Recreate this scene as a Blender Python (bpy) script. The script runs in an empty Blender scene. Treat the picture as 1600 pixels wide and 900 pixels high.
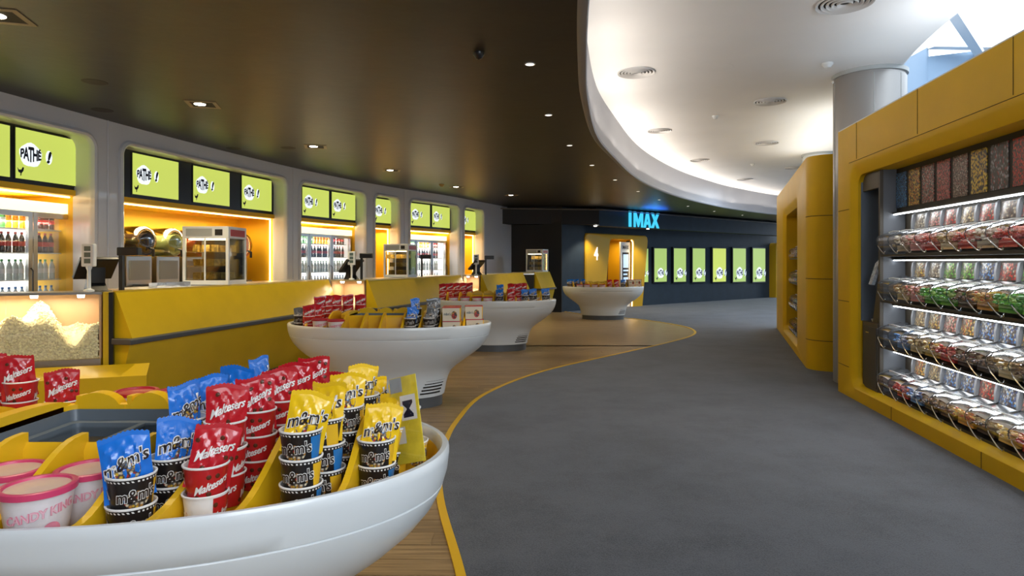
import bpy, bmesh, math, random
from mathutils import Vector, Matrix
random.seed(7)
S = bpy.context.scene
COL = S.collection
PI = math.pi
# ------------------------------------------------------------------ camera, sky, lights, exposure
cam_d = bpy.data.cameras.new('camera'); cam = bpy.data.objects.new('camera', cam_d); COL.objects.link(cam)
cam.location = (0, 0, 1.65); cam.rotation_euler = (PI/2, 0, 0)
cam_d.lens = 22.5; cam_d.sensor_width = 36; cam_d.shift_y = -0.025; cam_d.clip_start = 0.05
S.camera = cam
S.view_settings.view_transform = 'Standard'; S.view_settings.look = 'None'
S.view_settings.gamma = 1; S.view_settings.exposure = 0.0
try: S.view_settings.use_curve_mapping = False
except Exception: pass
W = bpy.data.worlds.new('sky'); S.world = W; W.use_nodes = True
bg = W.node_tree.nodes['Background']; bg.inputs[0].default_value = (0.80, 0.90, 1.0, 1); bg.inputs[1].default_value = 3.2

try: S.cycles.transparent_max_bounces = 32
except Exception: pass
def lamp(kind, name, loc, energy, color=(1,1,1), size=.3, size_y=None, rot=(0,0,0), spot=None, blend=.6):
    d = bpy.data.lights.new(name, kind); d.energy = energy; d.color = color
    if kind == 'AREA':
        d.size = size
        if size_y: d.shape = 'RECTANGLE'; d.size_y = size_y
    else: d.shadow_soft_size = size
    if spot: d.spot_size = spot; d.spot_blend = blend
    o = bpy.data.objects.new(name, d); COL.objects.link(o); o.location = loc; o.rotation_euler = rot
    return o
# added fill above the sweet units brightens the white ceiling; no fittings there
lamp('AREA', 'ceiling_fill', (4.45, 4.0, 3.36), 62, (.96, .97, 1), .5, 5.0, (PI, .35, 0))
lamp('AREA', 'ceiling_fill', (6.1, 12.6, 3.36), 32, (.93, .97, 1), .5, 5.0, (PI, 0, -.33))
# added warm fill along the curved drop edge, which has no visible cove
CV = [(.15,-2), (.28,1), (.49,4.5), (.62,5.76), (.79,7.1), (1.20,9.33), (1.75,11.2), (2.70,14.0), (3.78,16.35), (4.94,18.4), (6.18,20.2), (7.5,21.9), (10.4,24.8)]
acc = 0; STP = 1.3
for (xa_, ya_), (xb_, yb_) in zip(CV, CV[1:]):
    sl = math.hypot(xb_-xa_, yb_-ya_); nn = max(1, round(sl/STP)); ang = -math.atan2(xb_-xa_, yb_-ya_)
    for q_ in range(nn):
        f_ = (q_+.5)/nn; fade = .30 if ya_ < 4 else .45 if ya_ < 7 else .75 if ya_ < 11 else 1.0
        lamp('AREA', 'drop_edge_fill', (xa_+(xb_-xa_)*f_+.14*math.cos(ang), ya_+(yb_-ya_)*f_+.14*math.sin(ang), 3.60), 7.5*fade*sl/nn, (1, .89, .77), .10, sl/nn*1.15, (PI, math.radians(35), ang))
lamp('AREA', 'near_ceiling_fill', (2.4, -1.2, 2.5), 75, (1, .98, .95), 2.6, 1.4, (PI-.25, 0, 0))  # unseen fill added behind the camera to lift the near ceiling
# daylight of the glazed atrium behind the units
lamp('AREA', 'atrium_daylight', (7.6, 7.0, 5.6), 220, (.85, .93, 1), 2.6, 12, (0, 0, 0))
lamp('AREA', 'atrium_daylight', (8.6, 18.4, 4.1), 290, (.72, .86, 1), 3.4, 4, (0, 0, 0))
lamp('AREA', 'lobby_fill', (2.6, -2.6, 3.0), 215, (.80, .9, 1), 3.5, 2.0, (math.radians(62), 0, 0))  # cool ambient fill from behind the camera, no window modelled there
lamp('AREA', 'lobby_top_fill', (-1.2, 0.2, 3.4), 30, (.95, .95, 1), 2.0, 1.0, (0, 0, 0))  # ambient fill from overhead, no fitting modelled

# ------------------------------------------------------------------ materials
MATS = {}
def mat(name, col, rough=.5, metal=0., var=.0, vscale=8., bump=0., bscale=60., emit=None, estr=0., coat=0., spec=.5):
    if name in MATS: return MATS[name]
    m = bpy.data.materials.new(name); m.use_nodes = True; nt = m.node_tree; b = nt.nodes['Principled BSDF']
    b.inputs['Base Color'].default_value = (*col, 1); b.inputs['Roughness'].default_value = rough
    b.inputs['Metallic'].default_value = metal; b.inputs['Coat Weight'].default_value = coat
    b.inputs['Specular IOR Level'].default_value = spec
    tc = nt.nodes.new('ShaderNodeTexCoord')
    if var > 0:
        n = nt.nodes.new('ShaderNodeTexNoise'); n.inputs['Scale'].default_value = vscale; n.inputs['Detail'].default_value = 5
        nt.links.new(tc.outputs['Object'], n.inputs['Vector'])
        r = nt.nodes.new('ShaderNodeValToRGB')
        r.color_ramp.elements[0].position = .3; r.color_ramp.elements[1].position = .7
        r.color_ramp.elements[0].color = (*[max(0, c*(1-var)) for c in col], 1)
        r.color_ramp.elements[1].color = (*[min(1, c*(1+var)) for c in col], 1)
        nt.links.new(n.outputs['Fac'], r.inputs['Fac']); nt.links.new(r.outputs['Color'], b.inputs['Base Color'])
    if bump > 0:
        n2 = nt.nodes.new('ShaderNodeTexNoise'); n2.inputs['Scale'].default_value = bscale
        nt.links.new(tc.outputs['Object'], n2.inputs['Vector'])
        bp = nt.nodes.new('ShaderNodeBump'); bp.inputs['Strength'].default_value = bump; bp.inputs['Distance'].default_value = .01
        nt.links.new(n2.outputs['Fac'], bp.inputs['Height']); nt.links.new(bp.outputs['Normal'], b.inputs['Normal'])
    if emit: b.inputs['Emission Color'].default_value = (*emit, 1); b.inputs['Emission Strength'].default_value = estr
    MATS[name] = m; return m
def clear(name, tint=(1,1,1), amt=.86, rough=.06, fk=.8):
    if name in MATS: return MATS[name]
    m = bpy.data.materials.new(name); m.use_nodes = True; nt = m.node_tree
    for n in list(nt.nodes): nt.nodes.remove(n)
    o = nt.nodes.new('ShaderNodeOutputMaterial'); mx = nt.nodes.new('ShaderNodeMixShader')
    t = nt.nodes.new('ShaderNodeBsdfTransparent'); g = nt.nodes.new('ShaderNodeBsdfGlossy'); fr = nt.nodes.new('ShaderNodeFresnel')
    ma = nt.nodes.new('ShaderNodeMath'); ma.operation = 'MULTIPLY_ADD'; ma.inputs[1].default_value = fk; ma.inputs[2].default_value = 1-amt
    t.inputs[0].default_value = (*tint, 1); g.inputs['Roughness'].default_value = rough; fr.inputs[0].default_value = 1.45
    nt.links.new(fr.outputs[0], ma.inputs[0]); nt.links.new(ma.outputs[0], mx.inputs[0])
    nt.links.new(t.outputs[0], mx.inputs[1]); nt.links.new(g.outputs[0], mx.inputs[2]); nt.links.new(mx.outputs[0], o.inputs[0])
    MATS[name] = m; return m
def specks(name, cols, scale=60., rough=.35, stretch=(1,1,1)):
    """many coloured sweets as a flat print: voronoi cells with constant colours"""
    if name in MATS: return MATS[name]
    m = bpy.data.materials.new(name); m.use_nodes = True; nt = m.node_tree; b = nt.nodes['Principled BSDF']
    tc = nt.nodes.new('ShaderNodeTexCoord'); mp = nt.nodes.new('ShaderNodeMapping'); mp.inputs['Scale'].default_value = stretch
    v = nt.nodes.new('ShaderNodeTexVoronoi'); v.inputs['Scale'].default_value = scale
    sep = nt.nodes.new('ShaderNodeSeparateColor'); r = nt.nodes.new('ShaderNodeValToRGB'); r.color_ramp.interpolation = 'CONSTANT'
    nt.links.new(tc.outputs['Object'], mp.inputs[0]); nt.links.new(mp.outputs[0], v.inputs['Vector'])
    nt.links.new(v.outputs['Color'], sep.inputs[0]); nt.links.new(sep.outputs[0], r.inputs[0])
    els = r.color_ramp.elements
    while len(els) < len(cols): els.new(.5)
    for i, c in enumerate(cols): els[i].position = i/len(cols); els[i].color = (*c, 1)
    d = nt.nodes.new('ShaderNodeMath'); d.operation = 'SMOOTH_MIN' if False else 'MULTIPLY'; d.inputs[1].default_value = 1.6
    mx = nt.nodes.new('ShaderNodeMix'); mx.data_type = 'RGBA'; mx.inputs['B'].default_value = (.05, .04, .035, 1)
    nt.links.new(v.outputs['Distance'], d.inputs[0])
    p = nt.nodes.new('ShaderNodeMath'); p.operation = 'POWER'; p.inputs[1].default_value = 2.5; p.use_clamp = True
    nt.links.new(d.outputs[0], p.inputs[0]); nt.links.new(p.outputs[0], mx.inputs['Factor'])
    nt.links.new(r.outputs[0], mx.inputs['A']); nt.links.new(mx.outputs['Result'], b.inputs['Base Color'])
    b.inputs['Roughness'].default_value = rough
    MATS[name] = m; return m

YEL = mat('yellow_lacquer', (.60, .40, .008), .32, var=.06, vscale=2.5, coat=.15)
YEL2 = mat('yellow_unit_lacquer', (.70, .42, .004), .5, spec=.25, var=.05, vscale=2)
YELP = mat('yellow_plastic', (.80, .47, .01), .35)
YELW = mat('yellow_niche_paint', (.80, .46, .01), .55)
WHITE = mat('white_shell', (.66, .69, .70), .28, coat=.3)
GREYW = mat('grey_white_frame', (.62, .63, .66), .35, coat=.2)
WCEIL = mat('white_ceiling_paint', (.86, .86, .86), .8, var=.02, vscale=1.2)
DCEIL = mat('dark_brown_ceiling', (.023, .019, .011), .42, var=.25, vscale=1.4, bump=.25, bscale=5)
BLACK = mat('black_plastic', (.012, .012, .013), .3)
BLACKM = mat('black_matt', (.015, .013, .011), .7)
DARKG = mat('dark_grey_plastic', (.055, .06, .065), .4)
SLATE = mat('slate_frame', (.10, .125, .15), .35)
NAVY = mat('navy_wall_paint', (.017, .030, .045), .6, var=.15, vscale=3)
DBROWN = mat('dark_brown_wall', (.014, .011, .010), .6)
STEEL = mat('brushed_steel', (.62, .61, .58), .28, metal=1.0)
CHROME = mat('chrome', (.8, .8, .8), .12, metal=1.0)
GREYP = mat('grey_plastic', (.36, .38, .38), .45)
LIGHTP = mat('pale_plastic', (.72, .74, .74), .4)
PAPERW = mat('white_paper', (.80, .78, .74), .5)
GLASS = clear('clear_glass', (1, 1, 1), .985, .02, .35)
PLAST = clear('clear_plastic', (.975, .98, .985), .90, .16)
TINT = clear('smoked_glass', (.72, .75, .76), .96, .03, .5)
RED = mat('red_print', (.48, .012, .016), .28, coat=.3)
REDD = mat('red_plastic', (.42, .015, .03), .35)
PINK = mat('pink_plastic', (.62, .05, .14), .35)
PINKP = mat('pink_print', (.75, .24, .33), .5)
BLUE = mat('blue_foil', (.01, .16, .62), .22, coat=.3)
YELF = mat('yellow_foil', (.85, .53, .01), .22, coat=.3)
REDF = mat('red_foil', (.50, .012, .02), .2, coat=.4)
SILF = mat('grey_foil', (.20, .21, .22), .22, metal=.4)
BROWN = mat('brown_print', (.022, .012, .008), .4)
CBLACK = mat('black_print', (.012, .010, .010), .3)
CHOC = mat('chocolate_print', (.10, .028, .012), .25)
ORNG = mat('amber_print', (.75, .33, .01), .4)
LEDW = mat('warm_led', (1, .9, .6), .5, emit=(1, .72, .32), estr=7)
LEDC = mat('cold_led', (1, 1, 1), .5, emit=(.90, .96, 1), estr=10)
LAMPW = mat('lamp_disc', (1, 1, 1), .5, emit=(1, .88, .7), estr=14)
FRIDGEL = mat('fridge_light_panel', (1, 1, 1), .5, emit=(1, .97, .88), estr=2.2)
FRHEAD = mat('fridge_header_light', (1, .95, .8), .5, emit=(1, .84, .52), estr=1.4)
GREEN = mat('green_screen', (.2, .3, .05), .4, emit=(.60, .69, .125), estr=.92)
GREEN2 = mat('pale_green_screen', (.2, .3, .05), .4, emit=(.42, .58, .17), estr=.85)
SCRW = mat('screen_white_print', (1, 1, 1), .5, emit=(.80, .90, .98), estr=.95)
SCRB = mat('screen_navy_print', (.01, .012, .04), .5)
CYAN = mat('cyan_sign_light', (.05, .3, .4), .5, emit=(.06, .62, .90), estr=1.0)
SIGN4 = mat('white_sign_light', (1, 1, 1), .5, emit=(1, .95, .85), estr=1.3)
POPC = mat('popcorn_flakes', (.84, .75, .50), .7, var=.3, vscale=45)
TAN = mat('tan_panel', (.50, .33, .19), .45)

def wood_mat():
    m = bpy.data.materials.new('oak_floor_boards'); m.use_nodes = True; nt = m.node_tree; b = nt.nodes['Principled BSDF']
    g = nt.nodes.new('ShaderNodeNewGeometry'); mp = nt.nodes.new('ShaderNodeMapping'); mp.inputs['Scale'].default_value = (.9, 16, 1)
    n = nt.nodes.new('ShaderNodeTexNoise'); n.inputs['Scale'].default_value = 2.2; n.inputs['Detail'].default_value = 8; n.inputs['Roughness'].default_value = .65
    r = nt.nodes.new('ShaderNodeValToRGB'); e = r.color_ramp.elements
    e[0].position = .30; e[0].color = (.155, .095, .042, 1); e[1].position = .70; e[1].color = (.39, .265, .13, 1)
    oi = nt.nodes.new('ShaderNodeObjectInfo'); hs = nt.nodes.new('ShaderNodeHueSaturation')
    ma = nt.nodes.new('ShaderNodeMath'); ma.operation = 'MULTIPLY_ADD'; ma.inputs[1].default_value = .35; ma.inputs[2].default_value = .82
    nt.links.new(g.outputs['Position'], mp.inputs[0]); nt.links.new(mp.outputs[0], n.inputs['Vector']); nt.links.new(n.outputs['Fac'], r.inputs[0])
    nt.links.new(oi.outputs['Random'], ma.inputs[0]); nt.links.new(ma.outputs[0], hs.inputs['Value']); nt.links.new(r.outputs[0], hs.inputs['Color'])
    nt.links.new(hs.outputs[0], b.inputs['Base Color']); b.inputs['Roughness'].default_value = .36
    return m
WOOD = wood_mat()
def carpet_mat():
    m = bpy.data.materials.new('slate_carpet_pile'); m.use_nodes = True; nt = m.node_tree; b = nt.nodes['Principled BSDF']
    g = nt.nodes.new('ShaderNodeNewGeometry')
    n = nt.nodes.new('ShaderNodeTexNoise'); n.inputs['Scale'].default_value = 1.3; n.inputs['Detail'].default_value = 6; n.inputs['Roughness'].default_value = .7
    n2 = nt.nodes.new('ShaderNodeTexNoise'); n2.inputs['Scale'].default_value = 130; n2.inputs['Detail'].default_value = 2
    mx = nt.nodes.new('ShaderNodeMath'); mx.operation = 'ADD'
    r = nt.nodes.new('ShaderNodeValToRGB'); e = r.color_ramp.elements
    e[0].position = .70; e[0].color = (.012, .0145, .021, 1); e[1].position = 1.25; e[1].position = 1.0; e[1].color = (.054, .059, .073, 1)
    e2 = nt.nodes.new('ShaderNodeMath'); e2.operation = 'MULTIPLY'; e2.inputs[1].default_value = .9
    for q in (n, n2): nt.links.new(g.outputs['Position'], q.inputs['Vector'])
    nt.links.new(n.outputs['Fac'], mx.inputs[0]); nt.links.new(n2.outputs['Fac'], mx.inputs[1]); nt.links.new(mx.outputs[0], e2.inputs[0]); nt.links.new(e2.outputs[0], r.inputs[0])
    nt.links.new(r.outputs[0], b.inputs['Base Color']); b.inputs['Roughness'].default_value = .95; b.inputs['Specular IOR Level'].default_value = .15
    b.inputs['Sheen Weight'].default_value = .25
    bp = nt.nodes.new('ShaderNodeBump'); bp.inputs['Strength'].default_value = .5; bp.inputs['Distance'].default_value = .004
    nt.links.new(n2.outputs['Fac'], bp.inputs['Height']); nt.links.new(bp.outputs[0], b.inputs['Normal'])
    return m
CARPET = carpet_mat()
WOODW = mat('brown_timber_wall', (.12, .045, .012), .4, var=.35, vscale=6)

# ------------------------------------------------------------------ mesh helpers
class MB:
    def __init__(s): s.v = []; s.f = []; s.m = []
    def add(s, vs, fs, mi=0):
        o = len(s.v); s.v += [tuple(v) for v in vs]; s.f += [tuple(o+i for i in f) for f in fs]; s.m += [mi]*len(fs); return s
    def box(s, x0, x1, y0, y1, z0, z1, mi=0, M=None):
        vs = [Vector((x, y, z)) for z in (z0, z1) for y in (y0, y1) for x in (x0, x1)]
        if M: vs = [M @ v for v in vs]
        return s.add(vs, [(0,2,3,1), (4,5,7,6), (0,1,5,4), (2,6,7,3), (0,4,6,2), (1,3,7,5)], mi)
    def prism(s, pts, y0, y1, mi=0, axis='y'):
        """polygon of (a,z) pairs extruded along y (axis y), or of (x,y) along z (axis z), or (y,z) along x"""
        n = len(pts)
        def P(a, b, c): return {'y': (a, c, b), 'z': (a, b, c), 'x': (c, a, b)}[axis]
        vs = [P(a, b, y0) for a, b in pts] + [P(a, b, y1) for a, b in pts]
        return s.add(vs, [tuple(range(n)), tuple(range(2*n-1, n-1, -1))] + [(i, i+n, (i+1) % n + n, (i+1) % n) for i in range(n)], mi)
    def loft(s, rings, mi=0, closed=True, cap0=False, cap1=False, mis=None):
        n = len(rings[0]); vs = [p for r in rings for p in r]; o = len(s.v); s.v += [tuple(v) for v in vs]
        for k in range(len(rings)-1):
            for i in range(n if closed else n-1):
                j = (i+1) % n
                s.f.append((o+k*n+i, o+k*n+j, o+(k+1)*n+j, o+(k+1)*n+i)); s.m.append(mis[k] if mis else mi)
        if cap0: s.f.append(tuple(o+i for i in range(n-1, -1, -1))); s.m.append(mis[0] if mis else mi)
        if cap1: s.f.append(tuple(o+(len(rings)-1)*n+i for i in range(n))); s.m.append(mis[-1] if mis else mi)
        return s
    def lathe(s, prof, n=20, cx=0, cy=0, mi=0, mis=None, caps=(False, False)):
        rings = [[(cx+r*math.cos(2*PI*i/n), cy+r*math.sin(2*PI*i/n), z) for i in range(n)] for r, z in prof]
        return s.loft(rings, mi, True, caps[0], caps[1], mis)
    def tube(s, pts, r, n=8, mi=0):
        pts = [Vector(p) for p in pts]; rings = []
        for k, p in enumerate(pts):
            t = (pts[min(k+1, len(pts)-1)]-pts[max(k-1, 0)]).normalized()
            a = Vector((0, 0, 1)) if abs(t.z) < .9 else Vector((1, 0, 0))
            u = t.cross(a).normalized(); w = t.cross(u)
            rings.append([p+u*r*math.cos(2*PI*i/n)+w*r*math.sin(2*PI*i/n) for i in range(n)])
        return s.loft(rings, mi, True, True, True)
    def mesh(s, name, mats, smooth=False):
        me = bpy.data.meshes.new(name); me.from_pydata(s.v, [], s.f)
        for m in (mats if isinstance(mats, (list, tuple)) else [mats]): me.materials.append(m)
        if len(me.polygons):
            me.polygons.foreach_set('material_index', s.m)
            if smooth: me.polygons.foreach_set('use_smooth', [True]*len(me.polygons))
        me.update()
        bm = bmesh.new(); bm.from_mesh(me); bmesh.ops.recalc_face_normals(bm, faces=bm.faces)
        if smooth:
            for e in bm.edges:
                if len(e.link_faces) == 2 and e.calc_face_angle(0) > .7: e.smooth = False
        bm.to_mesh(me); bm.free()
        return me
    def obj(s, name, mats, parent=None, smooth=False, bevel=0):
        o = link(s.mesh(name, mats, smooth), name, parent)
        if bevel:
            b = o.modifiers.new('bevel', 'BEVEL'); b.width = bevel; b.segments = 2; b.limit_method = 'ANGLE'
        return o
def link(me, name, parent=None):
    o = bpy.data.objects.new(name, me); COL.objects.link(o)
    if parent: o.parent = parent
    return o
def tag(o, label=None, cat=None, group=None, kind=None):
    if label: o['label'] = label
    if cat: o['category'] = cat
    if group: o['group'] = group
    if kind: o['kind'] = kind
    return o
def thing(name, label, cat, loc=(0,0,0), rz=0, group=None):
    o = bpy.data.objects.new(name, None); COL.objects.link(o); o.location = loc; o.rotation_euler = (0, 0, rz)
    o.empty_display_size = .1
    return tag(o, label, cat, group)
def dup(root, loc=None, rz=None, label=None, group=None):
    r = root.copy(); COL.objects.link(r)
    if loc is not None: r.location = loc
    if rz is not None: r.rotation_euler = (r.rotation_euler[0], r.rotation_euler[1], rz)
    if label: r['label'] = label
    if group: r['group'] = group
    for ch in list(root.children):
        c = ch.copy(); COL.objects.link(c); c.parent = r
        for g in ch.children:
            d = g.copy(); COL.objects.link(d); d.parent = c
    return r
ORD = ['first','second','third','fourth','fifth','sixth','seventh','eighth','ninth','tenth','eleventh','twelfth','thirteenth','fourteenth','fifteenth',
       'sixteenth','seventeenth','eighteenth','nineteenth','twentieth','twenty-first','twenty-second','twenty-third','twenty-fourth','twenty-fifth',
       'twenty-sixth','twenty-seventh','twenty-eighth','twenty-ninth','thirtieth']
TXT = {}
def text2d(txt, h=1., shear=0., off=0., space=1., xs=1.):
    """letters as flat triangles, centred; returns (verts, faces)"""
    key = (txt, h, shear, off, space, xs)
    if key in TXT: return TXT[key]
    c = bpy.data.curves.new('t', 'FONT'); c.body = txt; c.size = 1; c.shear = shear; c.offset = off; c.space_character = space
    c.align_x = 'CENTER'; c.align_y = 'CENTER'; c.resolution_u = 2; c.fill_mode = 'FRONT'
    o = bpy.data.objects.new('t', c); COL.objects.link(o)
    dg = bpy.context.evaluated_depsgraph_get(); dg.update()
    me = bpy.data.meshes.new_from_object(o.evaluated_get(dg))
    vs = [(v.co.x*h*xs, v.co.y*h) for v in me.vertices]; fs = [tuple(p.vertices) for p in me.polygons]
    bpy.data.objects.remove(o); bpy.data.curves.remove(c); bpy.data.meshes.remove(me)
    TXT[key] = (vs, fs); return vs, fs
def put_text(mb, txt, fn, mi=0, **k):
    vs, fs = text2d(txt, **k); mb.add([fn(x, y) for x, y in vs], fs, mi)
def blob2d(r, n=20, wob=0, ph=0): return [(r*(1+wob*math.sin(5*t+ph))*math.cos(t), r*(1+wob*math.sin(5*t+ph))*math.sin(t)) for t in [2*PI*i/n for i in range(n)]]

def pchip(pts):
    """smooth x(y) through (x,y) points sorted by y"""
    ys = [p[1] for p in pts]; xs = [p[0] for p in pts]; n = len(pts)
    m = [0]*n
    for i in range(n):
        if i == 0: m[i] = (xs[1]-xs[0])/(ys[1]-ys[0])
        elif i == n-1: m[i] = (xs[-1]-xs[-2])/(ys[-1]-ys[-2])
        else: m[i] = (xs[i+1]-xs[i-1])/(ys[i+1]-ys[i-1])
    def f(y):
        i = 0
        while i < n-2 and y > ys[i+1]: i += 1
        h = ys[i+1]-ys[i]; t = (y-ys[i])/h
        if t < 0: return xs[0]+m[0]*(y-ys[0])
        if t > 1: return xs[-1]+m[-1]*(y-ys[-1])
        return (2*t**3-3*t*t+1)*xs[i]+(t**3-2*t*t+t)*h*m[i]+(-2*t**3+3*t*t)*xs[i+1]+(t**3-t*t)*h*m[i+1]
    return f
def at(px, d, z): return Vector(((px-800)*d/1000, d, z))

# ------------------------------------------------------------------ floor
ZC, ZW = 3.5, 4.22        # dark ceiling, white ceiling
# the yellow lined edge between boards and carpet
edge_pts = [(-.05,-3.5), (.02,1.2), (-.10,2.4), (-.27,3.37), (-.50,4.46), (-.60,5.4), (-.575,6.6), (-.32,8.05), (.485,9.7), (1.82,11.4), (3.1,13.0), (4.05,14.4), (4.42,15.6), (4.35,16.8), (3.7,18.5), (2.9,19.4), (2.3,20.2), (1.7,21.6)]
def catmull(P, k=8):
    out = []
    for i in range(len(P)-1):
        p0 = P[max(i-1, 0)]; p1 = P[i]; p2 = P[i+1]; p3 = P[min(i+2, len(P)-1)]
        for j in range(k):
            t = j/k
            out.append(tuple(.5*((2*p1[a])+(-p0[a]+p2[a])*t+(2*p0[a]-5*p1[a]+4*p2[a]-p3[a])*t*t+(-p0[a]+3*p1[a]-3*p2[a]+p3[a])*t**3) for a in (0, 1)))
    out.append(P[-1]); return out
EDGE = catmull(edge_pts)
mb = MB(); mb.box(-9, 20, -4, 32, -.12, -.014)
floor = tag(mb.obj('floor', DARKG), kind='structure')
# carpet: everything right of the edge, laid as one sheet with real thickness
bm = bmesh.new()
outl = [(x, y) for x, y in EDGE] + [(1.7, 32), (19, 32), (19, -3.9), (-.05, -3.9)]
top = [bm.verts.new((x, y, .006)) for x, y in outl]; fa = bm.faces.new(top)
r = bmesh.ops.extrude_face_region(bm, geom=[fa]); 
for v in [g for g in r['geom'] if isinstance(g, bmesh.types.BMVert)]: v.co.z = -.013
bmesh.ops.triangulate(bm, faces=bm.faces); bmesh.ops.recalc_face_normals(bm, faces=bm.faces)
me = bpy.data.meshes.new('carpet'); bm.to_mesh(me); bm.free(); me.materials.append(CARPET)
carpet = tag(link(me, 'floor_carpet'), kind='structure')
def ribbon(pts, w, z0, z1):
    L, R = [], []
    for i, p in enumerate(pts):
        a = Vector(pts[max(i-1, 0)]); b = Vector(pts[min(i+1, len(pts)-1)]); t = (b-a).normalized(); n = Vector((-t.y, t.x))
        L.append(Vector(p)+n*w/2); R.append(Vector(p)-n*w/2)
    rings = [[(l.x, l.y, z0), (l.x, l.y, z1), (r_.x, r_.y, z1), (r_.x, r_.y, z0)] for l, r_ in zip(L, R)]
    m = MB(); m.loft(rings, 0, True, True, True); return m
tag(ribbon(EDGE, .052, -.012, .010).obj('trim_1', mat('yellow_floor_line', (.68, .40, .015), .4)), kind='structure')
# floor boards: single boards as far as they can be told apart, one slab beyond
bf = tag(bpy.data.objects.new('floor_boards', None), kind='structure'); COL.objects.link(bf)
plank_me = MB().box(0, 1.794, 0, .174, -.012, .0).mesh('plank', WOOD)
import bisect
ey = [(p[1], p[0]) for p in EDGE if p[1] < 13]
row = 0; y = 1.4
while y < 12.6:
    xe = max([x for (yy, x) in ey if y-.2 < yy < y+.6] or [0])+.02
    xl = -3.4
    x = xe-1.8+random.uniform(0, 1.5) if True else 0
    x = xe + random.uniform(-.9, 0)
    while x > xl-1.8:
        o = link(plank_me, 'plank', bf); o.location = (x, y, 0); x -= 1.8
    y += .18; row += 1
mb = MB(); mb.box(-6, 4.6, 12.6, 21.8, -.012, 0); mb.box(-7, 2.6, -3.9, 12.6, -.0139, -.003)
far_boards = mb.obj('far_boards', WOOD, bf)

# ------------------------------------------------------------------ ceilings
bandP = [(.10,-4), (.22,0), (.34,2.5), (.49,4.5), (.62,5.76), (.79,7.1), (1.20,9.33), (1.75,11.2), (2.70,14.0), (3.78,16.35), (4.94,18.4), (6.18,20.2), (7.5,21.9), (10.4,24.8), (14,27.3), (19,29.5)]
band = pchip(bandP)
ysamp = [-4+.35*i for i in range(97)]
mb = MB(); rings = []
for y in ysamp:
    bx = min(19, band(y)); rings.append([(-8.5, y, ZC), (bx, y, ZC), (bx, y, ZC+.06), (-8.5, y, ZC+.06)])
mb.loft(rings, 0, True, True, True)
tag(mb.obj('ceiling_dark', DCEIL), kind='structure')
# rounded drop edge around the raised white ceiling
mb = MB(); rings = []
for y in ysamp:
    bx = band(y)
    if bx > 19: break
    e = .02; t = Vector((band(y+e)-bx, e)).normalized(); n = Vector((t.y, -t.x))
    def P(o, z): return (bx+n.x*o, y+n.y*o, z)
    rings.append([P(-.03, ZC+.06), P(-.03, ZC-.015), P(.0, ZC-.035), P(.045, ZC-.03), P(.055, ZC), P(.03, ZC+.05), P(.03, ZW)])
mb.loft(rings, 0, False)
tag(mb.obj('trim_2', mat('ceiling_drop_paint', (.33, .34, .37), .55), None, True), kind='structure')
# joints in the drop edge
for yy in (12.0, 17.4):
    bx = band(yy); t = Vector((band(yy+.05)-bx, .05)).normalized(); n = Vector((t.y, -t.x))
redge = pchip([(3.95,-4), (4.25,4.0), (4.52,6.2), (4.76,7.3), (5.0,8.1), (5.7,10), (7.6,15), (10,20), (14,25), (20,29)])
mb = MB(); rings = []
for y in ysamp:
    a = band(y)+.02; b = redge(y)
    if b <= a or a > 19: break
    rings.append([(a, y, ZW), (b, y, ZW), (b+.05, y, ZW+.04), (b+.05, y, ZW+.35), (a, y, ZW+.35)])
mb.loft(rings, 0, True, True, True)
tag(mb.obj('ceiling_white', WCEIL), kind='structure')

def rot_to(d): return math.atan2(d[1], d[0])
# ------------------------------------------------------------------ left frame wall with its arched openings
wx = pchip([(-6.25,-4), (-6.2,1), (-6.1,4), (-5.98,5.9), (-5.72,7.5), (-5.22,10), (-4.62,12.3), (-3.92,14.3), (-3.02,16.2), (-2.12,17.7), (-1.25,19.6), (-.24,21.9)])
# arc-length table
TB = []; s_ = 0; yy = -4.0; prev = None
while yy <= 21.95:
    p = (wx(yy), yy)
    if prev: s_ += math.hypot(p[0]-prev[0], p[1]-prev[1])
    TB.append((s_, p[0], p[1])); prev = p; yy += .05
def Wp(s, off=0, z=0):
    """point on the screen plane of the left wall, off = towards the lobby"""
    i = min(max(bisect.bisect(TB, (s,))-1, 0), len(TB)-2); a, b = TB[i], TB[i+1]
    t = (s-a[0])/(b[0]-a[0]); x = a[1]+(b[1]-a[1])*t; y = a[2]+(b[2]-a[2])*t
    i0 = max(i-3, 0); i1 = min(i+4, len(TB)-1); d = Vector((TB[i1][1]-TB[i0][1], TB[i1][2]-TB[i0][2])).normalized()
    return Vector((x+d.y*off, y-d.x*off, z))
def sAt(px, off=0):
    lo, hi = sAt0, TB[-1][0]
    for _ in range(40):
        m_ = (lo+hi)/2; p = Wp(m_, off)
        if 800+1000*p.x/p.y < px: lo = m_
        else: hi = m_
    return lo
sAt0 = next(t[0] for t in TB if t[2] > 3.2)
FO = .28
OPEN = [(sAt(146, FO)-3.9, sAt(146, FO)), (sAt(190, FO), sAt(447, FO)), (sAt(468.5, FO), sAt(571, FO)), (sAt(585, FO), sAt(624, FO)), (sAt(640, FO), sAt(717, FO)), (sAt(724.5, FO), sAt(755, FO))]
OH, OR = 3.25, .16
ss = [TB[0][0]+.25*i for i in range(int(TB[-1][0]/.25)+1)] + [TB[-1][0]]
for a, b in OPEN:
    ss = [s for s in ss if not (a-.001 < s < a+OR+.03 or b-OR-.03 < s < b+.001)]
    ss += [a-1e-4, b+1e-4] + [a+OR*(1-math.cos(k*PI/16)) for k in range(9)] + [b-OR*(1-math.cos(k*PI/16)) for k in range(9)]
ss.sort()
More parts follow.
